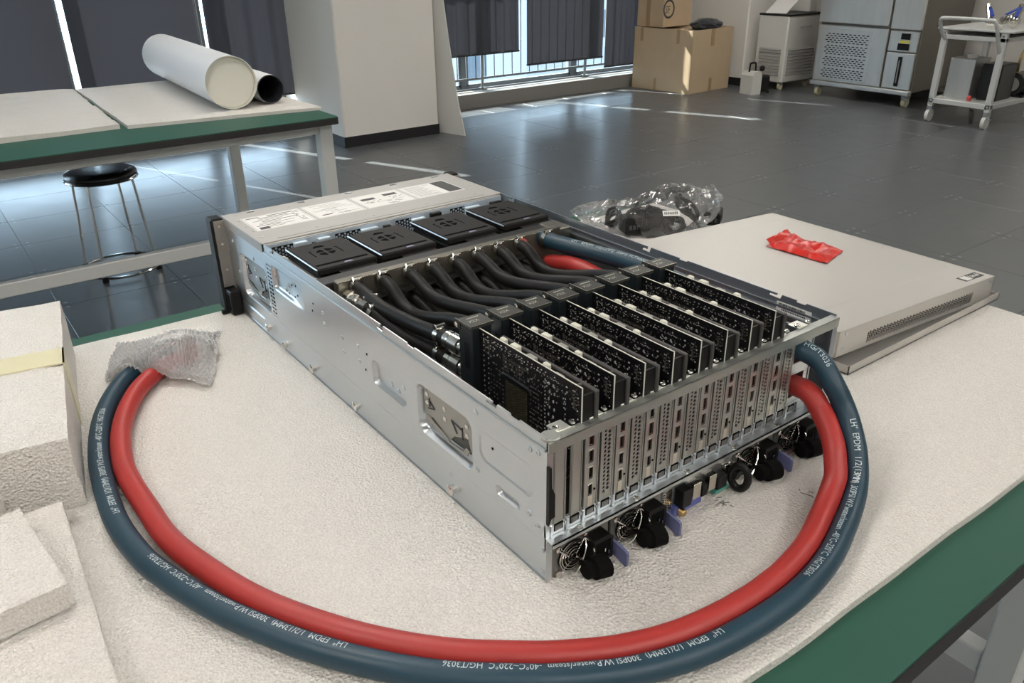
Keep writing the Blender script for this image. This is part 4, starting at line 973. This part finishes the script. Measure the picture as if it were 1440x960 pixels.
# --- power supplies
def psu_meshes():
    me = {}; qx = Matrix.Rotation(R(90), 4, 'X')
    m = MB(); m.box(0, .073, -.002, .15, .0015, .0375, ch=.001); me['power_supply'] = m.mesh('power_supply', mat('psu_steel', (.2, .2, .19), .4, .8))
    m = MB(); m.lathe([(.0172, .0), (.0172, .001)], 28, mx=qx, c=(.0245, -.002, .0185)); me['fan_opening'] = m.mesh('fan_opening', 'dark')
    m = MB()
    for r_ in (.004, .0075, .011, .0145, .0168): m.tube([(.0245+r_*math.cos(R(15*k)), -.0045-.0018*(1-r_/.017), .0185+r_*math.sin(R(15*k))) for k in range(24)], .0008, 5, closed=True)
    for a in (45, 135, 225, 315): m.tube([(.0245+.003*math.cos(R(a)), -.006, .0185+.003*math.sin(R(a))), (.0245+.0215*math.cos(R(a)), -.0035, .0185+.0205*math.sin(R(a)))], .0007, 5)
    me['fan_grille'] = m.mesh('fan_grille', 'chrome')
    m = MB(); m.lathe([(.0026, 0), (.0032, .0006), (.0032, .0025), (.0018, .0032)], 12, mx=qx); me['screw'] = m.mesh('grille_screw', 'chrome')
    m = MB(); m.prism([(.0405, .004), (.0405, .0345), (.0615, .0345), (.066, .030), (.066, .004)], -.0165, -.002, lambda u, v, d: (u, d, v)); me['inlet'] = m.mesh('power_inlet', 'blk')
    m = MB(); m.box(.044, .0625, -.0168, -.0164, .008, .029); me['inlet_hole'] = m.mesh('inlet_hole', 'dark')
    m = MB()
    for x, z in ((.0485, .016), (.0532, .0205), (.058, .016)): m.box(x-.0006, x+.0006, -.0195, -.0166, z-.0022, z+.0022)
    me['prong'] = m.mesh('inlet_prong', 'chrome')
    m = MB(); m.prism([(-.034, .001), (-.034, .0165), (-.031, .0185), (-.004, .0215), (-.004, .006), (-.031, .0)], .0685, .0715, lambda u, v, d: (d, u, v)); m.prism([(-.016, .010), (-.016, .016), (-.011, .0165), (-.011, .0105)], .0682, .0685, lambda u, v, d: (d, u, v)); me['latch'] = m.mesh('release_latch', 'latch')
    m = MB(); m.box(.0675, .0705, -.005, -.001, .006, .022); me['latch_arm'] = m.mesh('latch_arm', 'stud')
    # hanging cable strap: flat loop and coiled end
    m = MB(); pts = []
    m.prism([(0.0125*math.cos(R(24*k)), .0125*math.sin(R(24*k))) for k in range(15)], .0, .017, lambda u, v, d: (.031+d*.8, -.026+u*.9-d*.25, .0135+v))
    m.prism([(0.0100*math.cos(R(24*k)), .010*math.sin(R(24*k))) for k in range(15)], -.008, .0, lambda u, v, d: (.031+d*.8, -.024+u*.9-d*.25, .012+v))
    m.box(.036, .056, -.028, -.006, .002, .0075, ch=.001); me['strap'] = m.mesh('cable_strap', mat('strap_black', (.0035, .0035, .0035), .95, spec=.15))
    m = MB(); m.tube(bez([(.040, -.004, .033), (.042, -.012, .029), (.040, -.018, .024), (.043, -.014, .018), (.047, -.014, .012)], 5), .0008, 6); m.tube(bez([(.040, -.004, .033), (.036, -.010, .026), (.028, -.014, .016), (.020, -.016, .009), (.014, -.014, .006)], 5), .0008, 6); m.tube(bez([(.006, -.004, .033), (.012, -.010, .028), (.021, -.010, .021), (.029, -.012, .018)], 5), .0008, 6); me['bail'] = m.mesh('bail_wire', 'chrome')
    return me
PM = psu_meshes()
for i, x in enumerate((.0075, .0830, .2705, .3470)):
    p = link('power_supply', PM['power_supply'], srv, (x, 0, 0))
    for k in ('fan_opening', 'fan_grille', 'inlet', 'inlet_hole', 'prong', 'latch', 'latch_arm', 'bail', 'strap'): link(PM[k].name.split('.')[0], PM[k], p)
    for sx, sz in ((.006, .034), (.041, .0345), (.006, .005)): link('grille_screw', PM['screw'], p, (sx, -.002, sz))
# --- input / output module
m = MB(); m.box(.157, .270, -.002, .10, .0015, .0375, ch=.001); io = SP(m, 'io_module', 'steel')
m = MB(); m.perf((.1585, -.0026, .008), (1, 0, 0), (0, 0, 1), 5, 8, .0027, .0030, .0010); SP(m, 'vent_patch', 'nickel', parent=io); SP(MB().box(.1585, .172, -.0022, -.0020, .008, .0335), 'vent_shade', 'dark', parent=io)
for x0, x1, z0, z1, dp, mt in ((.1765, .1905, .012, .034, .013, 'blk'), (.196, .208, .013, .033, .010, 'nickel'), (.209, .2175, .012, .027, .011, 'blk'), (.2215, .233, .013, .033, .010, 'nickel'), (.234, .249, .010, .026, .012, 'blk'), (.251, .258, .011, .033, .006, 'nickel')):
    m = MB(); m.box(x0, x1, -.002-dp, -.002, z0, z1, ch=.0006); s_ = SP(m, 'connector_socket', mt, parent=io)
m = MB(); m.box(.172, .2155, -.008, -.002, .0, .010, ch=.0006); SP(m, 'blue_carrier', mat('carrier_blue', (.10, .12, .34), .45), parent=io)
m = MB(); m.box(.233, .256, -.012, -.003, .0035, .0085, ch=.0005); SP(m, 'green_board', 'pcbg', parent=io)
m = MB(); m.lathe([(.002, 0), (.0042, .001), (.0042, .007), (.003, .008)], 12, mx=Matrix.Rotation(R(90), 4, 'X'), c=(.180, -.008, .0055)); SP(m, 'thumb_screw', 'brass', parent=io)
m = MB(); P_ = [(.0 , -.008+.0095*math.sin(R(15*k))-.004, .0195+.0150*math.cos(R(15*k))) for k in range(24)]
m.tube([(.2625+.30*(-.012-y), y-.008, z) for _, y, z in P_], .0045, 10, closed=True); SP(m, 'pull_ring', 'blk', parent=io)
m = MB(); m.cyl((.262, -.002, .022), (.264, -.018, .020), .006, 12); m.mi(1); m.cyl((.2625, -.006, .030), (.2625, -.010, .031), .0035, 10); SP(m, 'ring_screw', ['blk', 'chrome'], parent=io)

# ================================================================== the two big hoses
HRAD = .0122
def hose_path(air, ground, start):
    P = [Vector(p)+LO for p in start]
    for u, v, y in air: P.append(ony(u, v, y))
    for u, v in ground: P.append(at(u, v, T+HRAD+.0005))
    for p in P: p.z = max(p.z, T+HRAD+.0005)
    return bez(P, 12)
bp_ = ony(768, 336, .452)-LO
blue = hose_path([(1150, 505, -.020), (1172, 540, -.045), (1186, 570, -.060), (1196, 600, -.076), (1204, 640, -.096), (1203, 690, -.114)],
    [(1186, 744), (1155, 800), (1096, 855), (1000, 910), (900, 941), (800, 953), (720, 954), (620, 949), (520, 932), (430, 907), (360, 880), (300, 852), (240, 815), (200, 783), (165, 735), (146, 680), (139, 637), (144, 590), (163, 550), (187, 525), (215, 509), (245, 498)],
    [(bp_.x, .462, bp_.z), (bp_.x+.001, .43, bp_.z), (.392, .36, .146), (.400, .28, .148), (.398, .17, .146), (.383, .07, .141), (.373, .01, .138)])
red = hose_path([(1137, 551, -.024), (1154, 576, -.044), (1165, 598, -.060), (1174, 632, -.080), (1176, 690, -.103)],
    [(1161, 744), (1128, 800), (1058, 858), (980, 888), (900, 910), (800, 921), (720, 922), (620, 917), (520, 898), (430, 871), (360, 842), (300, 806), (240, 760), (206, 712), (180, 670), (169, 637), (174, 590), (193, 550), (221, 522), (245, 504), (268, 493)],
    [(.368, .458, .108), (.362, .43, .120), (.366, .385, .127), (.372, .34, .122), (.376, .25, .108), (.376, .10, .092), (.375, .01, .089)])
# keep the two hoses from running through one another where they lie side by side
for i, p in enumerate(red):
    q = min(blue, key=lambda b: (b-p).length_squared); d = p-q
    if d.length < 2*HRAD and not (0 < p.x < .44 and p.y > .03) and d.length > 1e-6:
        push = (2*HRAD-d.length); dd = Vector((d.x, d.y, max(d.z, 0))).normalized(); red[i] = p+dd*push
red = [red[0]]+[(red[i-1]+red[i]*2+red[i+1])/4 for i in range(1, len(red)-1)]+[red[-1]]
bh_ = MB().tube(blue, HRAD, 22).build('coolant_hose', 'bluehose', smooth=70, label='thick dark blue rubber hose with white lettering looping around the server', cat='hose')
rh_ = MB().tube(red, HRAD, 22).build('coolant_hose', 'redhose', smooth=70, label='thick red rubber hose looping inside the blue one', cat='hose')
cm = MB(); clamp(cm, Vector((bp_.x, .447, bp_.z))+LO, (0, -1, 0), HRAD); cm.build('hose_clamp', 'chrome', bh_)
def print_on(parent, path, txt, s0, size, phi, r, m_, name, direction=1):
    """bend lettering round the hose: x runs along it, y around it (phi: angle from straight up, positive to the inside)"""
    cum = [0.0]
    for a, b in zip(path, path[1:]): cum.append(cum[-1]+(b-a).length)
    def fr(s):
        s = max(0, min(cum[-1]-1e-5, s)); lo_, hi = 0, len(cum)-1
        while hi-lo_ > 1:
            m2 = (lo_+hi)//2
            if cum[m2] <= s: lo_ = m2
            else: hi = m2
        t_ = (s-cum[lo_])/max(1e-9, cum[lo_+1]-cum[lo_])
        a = path[lo_-1] if lo_ else path[0]; b = path[min(lo_+2, len(path)-1)]
        return path[lo_].lerp(path[lo_+1], t_), (b-a).normalized()
    mb = MB(); v, f = text_mesh(txt, size); P = []
    g = bmesh.new(); bv = [g.verts.new(p) for p in v]
    for q in f:
        try: g.faces.new([bv[i] for i in q])
        except ValueError: pass
    k = -size*.3
    while k < size:      # slice across so that tall strokes follow the round hose
        bmesh.ops.bisect_plane(g, geom=g.verts[:]+g.edges[:]+g.faces[:], plane_co=(0, k, 0), plane_no=(0, 1, 0)); k += .0011
    g.verts.index_update(); v = [p.co.copy() for p in g.verts]; f = [tuple(p.index for p in q.verts) for q in g.faces]; g.free()
    for p in v:
        c, tg = fr(s0+p.x*.8); up = Vector((0, 0, 1)); u = (up-tg*up.dot(tg)).normalized(); sd_ = tg.cross(u)   # sd_ points left of travel = outside of the loop?
        a = -(p.y-size*.35)/r+phi
        P.append(c+(u*math.cos(a)+sd_*math.sin(a))*(r+.00025))
    n = mb.pts(P)
    for q in f: mb.face([n+i for i in q])
    return mb.build(name, m_, parent, smooth=0)
def arc_at(path, u, v):
    best = min(range(len(path)), key=lambda i: (project(path[i])[0]-u)**2+(project(path[i])[1]-v)**2); s_ = 0
    for a, b in zip(path[:best], path[1:best+1]): s_ += (b-a).length
    return s_
TXT = 'LH\u00b0  EPDM  1/2(13MM)  300PSI W.P.water/steam  -40\u00b0C~220\u00b0C  HG/T3036'
for u, v in ((1196, 590), (1015, 905), (487, 922), (160, 735)):
    print_on(bh_, blue, TXT, arc_at(blue, u, v), .0098, R(9), HRAD, 'print', 'printed_lettering')
print_on(bh_, blue, 'HG/T3036', arc_at(blue, 1127, 492), .0098, R(18), HRAD, 'print', 'printed_lettering')
print_on(bh_, blue, 'LH\u00b0  EPDM  1/2(13MM)  300PSI W.P.water/steam', .06, .0098, R(10), HRAD, 'print', 'printed_lettering')
# --- bubble wrap over the hose ends
def bubble_wrap():
    m = MB(); ax, ay = at(150, 500, T), at(300, 470, T)
    c0, c1, c2, c3 = at(146, 527, T+.01), at(296, 538, T+.01), at(309, 450, T+.02), at(160, 468, T+.02)
    n, k = 230, 170; a0 = .0078
    W_, D_ = .20, .15
    hp = blue[-24:]+red[-24:]
    for j in range(k+1):
        for i in range(n+1):
            s_, t_ = i/n, j/k; p = c0*(1-s_)*(1-t_)+c1*s_*(1-t_)+c2*s_*t_+c3*(1-s_)*t_
            x, y = s_*W_, t_*D_; p = p+Vector((noise.noise((s_*4, t_*3, 21)), noise.noise((s_*5, t_*3, 31)), 0))*.014
            d = min(math.hypot(p.x-q.x, p.y-q.y) for q in hp[::3])
            z = T+.003+(.030*math.exp(-(d/.028)**2))+.012*abs(noise.noise((x*16, y*16, 1.3)))+.018*max(0, noise.noise((x*9+5, y*8, 4)))
            if min(s_, 1-s_, t_, 1-t_) < .04: z = max(T+.001, z-.006)
            # hexagonal bubbles
            r = y/(a0*1.732/1); row = round(y/(a0*.866*1.0*1.155)); best = 9
            for rr in (row-1, row, row+1):
                yy = rr*a0; off = .5*a0*1.155 if rr % 2 else 0
                xx = round((x-off)/(a0*1.155))*a0*1.155+off
                best = min(best, math.hypot(x-xx, y-yy))
            z += .0034*max(0, 1-(best/(a0*.5))**2)**.5 if best < a0*.5 else 0
            e = noise.noise((p.x*40, p.y*40, 9))*.006*(1 if min(s_, 1-s_, t_, 1-t_) < .02 else 0)
            m.v.append((p.x+e, p.y+e, z))
    for j in range(k):
        for i in range(n): a = j*(n+1)+i; m.face((a, a+1, a+n+2, a+n+1))
    return m.build('bubble_wrap', 'bubble', label='crumpled clear bubble wrap over the ends of the two hoses', cat='bubble wrap', smooth=60)
bubble_wrap()

# ================================================================== foam blocks at the left
def foam_block(label, nr, br, h, wdt, z0=0):
    """right side runs from near-right to back-right corner"""
    a, b = Vector((nr[0], nr[1], 0)), Vector((br[0], br[1], 0)); d = b-a; rz = math.atan2(d.y, d.x)-R(90); L_ = d.length
    t = thing('foam_block', label, 'foam block', (a.x, a.y, T+z0), rz)
    m = MB(); nx, ny, nz = 20, 24, 8
    g = bmesh.new(); bmesh.ops.create_cube(g, size=1)
    bmesh.ops.subdivide_edges(g, edges=g.edges, cuts=14, use_grid_fill=True)
    for v in g.verts:
        p = Vector((-(v.co.x+.5)*wdt, (v.co.y+.5)*L_, (v.co.z+.5)*h)); nn = noise.noise_vector(p*25+Vector((z0*9, 0, 0)))*.0012
        e = [abs(v.co.x) > .49, abs(v.co.y) > .49, abs(v.co.z) > .49]
        if sum(e) >= 2: p = p+Vector((-math.copysign(.004, -v.co.x*-1)*e[0]*-1*-1 if False else 0, 0, -.003*(v.co.z > .49)))
        p = p+nn; p.z = max(p.z, 0.0002); v.co = p
    m.v = [tuple(v.co) for v in g.verts]; m.f = [tuple(v.index for v in f.verts) for f in g.faces]; m.m = [0]*len(m.f); g.free()
    m.build('foam', 'foam', t, smooth=60)
    return t, L_
fb, fl_ = foam_block('thick white foam block wrapped with yellowed tape at the left edge', (-.329, .407), (-.262, .828), .090, .42)
def band(y0, y1, h, x1=-.42): 
    m = MB(); m.box(x1, .0018, y0, y1, h-.0006, h+.0016); m.box(-.0004, .0018, y0+.0, y1, .002, h+.0016); return m.build('tape_band', 'foamtape', fb)
band(.190, .238, .090)
s1, _ = foam_block('low white foam slab lying nearest the camera at the left', (-.364, .060), (-.352, .385), .030, .42)
s2, _ = foam_block('white foam slab lying tilted on the low slab at the left', (-.372, .205), (-.390, .352), .028, .34, z0=.031)
s2.rotation_euler = (R(0), R(0), s2.rotation_euler.z)
s3, _ = foam_block('small white foam piece under the tape wrapped block', (-.408, .362), (-.402, .392), .024, .3, z0=.031)

# ================================================================== lids and parcels at the right
def lid(name, label, nr, rt, dep, h, z_n, z_r, parent=None):
    """pressed sheet lid; nr = near-left top corner, rt = near-right top corner"""
    a, b = Vector((nr[0], nr[1], z_n)), Vector((rt[0], rt[1], z_r)); ex = (b-a); L_ = ex.length; ex.normalize()
    ey = Vector((0, 0, 1)).cross(ex).normalized(); ez = ex.cross(ey)
    t = thing(name, label, 'lid', a-ez*h)
    t.matrix_world = Matrix(((ex.x, ey.x, ez.x, (a-ez*h).x), (ex.y, ey.y, ez.y, (a-ez*h).y), (ex.z, ey.z, ez.z, (a-ez*h).z), (0, 0, 0, 1)))
    return t, L_
lt, LL = lid('server_lid', 'wide sheet metal server lid with perforated edge and small sticker', (.596, .081), (1.040, .072), 0, .040, T+.063, T+.0425)
LD = .462; LH = .040
m = MB()   # top sheet with a shallow pressed field
nx, ny = 200, 200
for j in range(ny+1):
    for i in range(nx+1):
        x, y = LL*i/nx, LD*j/ny; z = LH
        s_ = sdf(x, y, .012, LL-.022, .062, LD-.045, .012)
        if s_ < 0: z += .0009*min(1, -s_/.0045)
        m.v.append((x, y, z))
for j in range(ny):
    for i in range(nx): a = j*(nx+1)+i; m.face((a, a+1, a+nx+2, a+nx+1))
m.build('top_sheet', 'lid', lt, smooth=40)
m = MB(); m.box(0, .0015, 0, LD, .0, LH); m.box(LL-.0015, LL, 0, LD, 0, LH); m.box(0, LL, LD-.0015, LD, 0, LH)
m.box(0, LL, 0, .0012, LH*.60, LH); m.box(0, LL, 0, .0012, 0, LH*.14); m.box(0, .075, 0, .0012, LH*.14, LH*.60); m.box(LL-.065, LL, 0, .0012, LH*.14, LH*.60)
m.build('skirt', 'lid', lt)
pw = LL-.14; nc = 68; m = MB(); m.perf((.075, 0, LH*.14), (1, 0, 0), (0, 0, 1), nc, 5, pw/nc, LH*.46/5.5, .0021); m.build('perforated_strip', 'lid', lt)
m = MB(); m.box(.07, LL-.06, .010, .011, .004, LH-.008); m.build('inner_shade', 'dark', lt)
rvm = MB(); rvm.lathe([(.0035, 0), (.0035, .0006), (.002, .001)], 12, mx=Matrix.Rotation(R(90), 4, 'X')); rme = rvm.mesh('rivet', 'steel')
for x, z in ((.018, .034), (.016, .010), (LL-.012, .034), (.30, .006)): link('rivet', rme, lt, (x, 0, z))
m = MB(); m.box(LL-.072, LL-.012, .012, .030, LH, LH+.0003); so = m.build('sticker', 'ink', lt, label='small black and white sticker')
m = MB(); m.box(LL-.066, LL-.048, .0135, .0285, LH+.0003, LH+.0005)
r_ = random.Random(2)
for k in range(9): m.box(LL-.044+.0033*k, LL-.0425+.0033*k, .015+r_.random()*.004, .020+r_.random()*.007, LH+.0003, LH+.0005)
m.build('sticker_print', 'paper', so)
# shallow plate under it
m = MB(); px0, px1, py0, py1 = .604, 1.050, .062, .49
m.box(px0, px1, py0, py1, T+.0004, T+.002); m.box(px0, px1, py0, py0+.0015, T+.0004, T+.014); m.box(px0, px0+.0015, py0, py1, T+.0004, T+.014); m.box(px1-.0015, px1, py0, py1, T+.0004, T+.012)
m.build('cover_plate', 'lid', label='shallow metal cover plate lying under the perforated lid', cat='plate')
# red film packet on the lid
def lid_pt(u, v, dz=0):   # pixel on the lid's top plane, in lid coordinates
    mw = lt.matrix_world; n_ = mw.col[2].to_3d(); o_ = mw @ Vector((0, 0, LH+.0016)); d = ray(u, v); p = CAM+d*((o_-CAM).dot(n_)/d.dot(n_)); return p+n_*dz
bpy.context.view_layer.update()
cs = [lid_pt(1076, 346), lid_pt(1162, 371), lid_pt(1186, 353), lid_pt(1106, 331)]
m = MB(); n = 26; k = 14
for side_ in (1, 0):
    b0 = len(m.v)
    for j in range(k+1):
        for i in range(n+1):
            s_, t_ = i/n, j/k; p = cs[0]*(1-s_)*(1-t_)+cs[1]*s_*(1-t_)+cs[2]*s_*t_+cs[3]*(1-s_)*t_
            e = min(s_, 1-s_, t_, 1-t_)
            h = .0008+(.009*min(1, e*7)*(.75+.8*noise.noise((s_*5, t_*3, 2)))+.0035*noise.noise((s_*14, t_*9, 5)) if side_ else 0)
            if side_ and s_ < .12: h += .012*(.12-s_)/.12
            m.v.append(tuple(p+Vector((0, 0, max(.0004, h)+(.0006 if side_ else 0)))))
    for j in range(k):
        for i in range(n): a = b0+j*(n+1)+i; m.face((a, a+1, a+n+2, a+n+1))
m.build('red_film_packet', 'redbag', label='crinkled red film packet lying on the metal lid', cat='packet', smooth=25)
# clear plastic bag with black cables behind the server
b0 = at(905, 338, T)
bc = at(912, 330, T)
bag = Vector((.845, .70, T))
def crumple(P, n_=46, k_=26):
    m = MB()
    return m
ctrl = [(at(803, 297, T+.02), .012), (at(838, 300, T+.03), .030), (at(872, 302, T+.035), .036), (at(910, 300, T+.042), .050), (at(945, 297, T+.05), .060), (at(972, 292, T+.055), .058), (at(990, 285, T+.06), .040), (at(998, 272, T+.072), .020), (at(1003, 261, T+.086), .004)]
path = bez([c for c, r in ctrl], 6); rads = []
for i in range(len(ctrl)-1):
    for k in range(6): t_ = k/6; rads.append(ctrl[i][1]*(1-t_)+ctrl[i+1][1]*t_)
rads.append(ctrl[-1][1])
m = MB(); seg = 26; m.tube(path, rads, seg)
vv = []
for p in m.v:
    p = Vector(p); q = p*26; d = noise.noise(q)*.012+abs(noise.noise(q*2.3))*.010-.006; c = min(path, key=lambda a: (a-p).length_squared); dr = (p-c); 
    if dr.length > 1e-5: p = p+dr.normalized()*d
    p.z = max(p.z, T+.001); vv.append(tuple(p))
m.v = vv
m.build('plastic_bag', 'film', label='clear plastic bag of black cables lying behind the server', cat='bag', smooth=18)
# black cables and plugs inside the bag
def coil(label, c, r, tilt, turns, rad, seed):
    P = []; q = Euler((tilt[0], tilt[1], seed)).to_matrix()
    for k in range(int(turns*22)):
        a = 2*math.pi*k/22; f = 1+.12*math.sin(a*.37+seed); P.append(c+q @ Vector((r*f*math.cos(a), r*.8*f*math.sin(a), .005*math.sin(a*1.7)+.0035*(k/22-turns/2))))
    zmin = min(p.z for p in P)
    if zmin < T+rad+.002: P = [p+Vector((0, 0, T+rad+.002-zmin)) for p in P]
    MB().tube(P, rad, 8).build('power_cable', 'blk', label=label, cat='cable', smooth=60)
C_ = lambda u, v, z: at(u, v, T+z)
coil('black cable coil at the right end inside the clear bag', C_(965, 292, .05), .036, (.9, .2), 3.2, .0042, 1.0)
coil('black cable coil in the middle inside the clear bag', C_(930, 302, .042), .030, (.6, -.4), 3.0, .0042, 2.2)
coil('black cable coil at the left end inside the clear bag', C_(862, 305, .03), .022, (.8, .3), 3.0, .0040, 4.0)
coil('loose black cable loop between the two ends of the clear bag', C_(898, 310, .03), .026, (.5, .5), 2.6, .0040, 5.1)
coil('short black cable loop at the near side of the clear bag', C_(948, 316, .022), .024, (.3, -.2), 2.4, .0042, 0.3)
def plug(label, c, rz, s_=(.03, .018, .014), ry=0):
    t = thing('power_plug', label, 'plug', c, rz)
    MB().box(-s_[0], s_[0], -s_[1], s_[1], 0, 2*s_[2], ch=.004).build('plug_body', 'blk', t); MB().cyl((s_[0], 0, s_[2]), (s_[0]+.03, 0, s_[2]), .006, 10, .0045).build('strain_relief', 'blk', t)
    m = MB()
    for k in (-1, 0, 1): m.box(-s_[0]-.001, -s_[0]+.0004, k*.009-.003, k*.009+.003, s_[2]-.006, s_[2]+.003)
    m.build('contact_slot', 'ink', t)
plug('black power plug near the right end of the bag', C_(1002, 312, .008), .6); plug('large black plug in the middle of the bag', C_(915, 318, .008), -.5, (.026, .024, .018)); plug('black plug at the lower left of the bag', C_(886, 326, .006), 1.2, (.022, .020, .018))
m = MB(); lp0 = C_(944, 300, .075); mx = Matrix.Translation(lp0) @ Matrix.Rotation(R(-35), 4, 'Z') @ Matrix.Rotation(R(40), 4, 'X'); m.box(-.017, .017, -.006, .006, 0, .001, mx=mx)
lo2 = m.build('cable_label', 'paper', label='small white printed label wrapped on a cable in the bag', cat='label')
m = MB(); r_ = random.Random(4)
for k in range(8): m.box(-.014+.0035*k, -.012+.0035*k, -.003, .002+r_.random()*.002, .001, .0012, mx=mx)
m.build('label_print', 'ink', lo2)
# foam crumb pile edge next to the bag
m = MB()
# scuff marks pressed into the foam near the ports
sc = MB(); rs = random.Random(11)
for u0, v0, n_ in ((1018, 706, 9), (1130, 693, 5)):
    for k in range(n_):
        a = at(u0+rs.uniform(-14, 14), v0+rs.uniform(-7, 7), T+.0004); b = at(u0+rs.uniform(-16, 16), v0+rs.uniform(-8, 8), T+.0004); b = a.lerp(b, .6)
        sc.tube([a, b], .0006, 4)
sc.build('pen_scuff', mat('scuff', (.16, .15, .14), .9), label='dark scuff marks on the foam sheet near the server ports', cat='scuff')
bpy.context.view_layer.update()
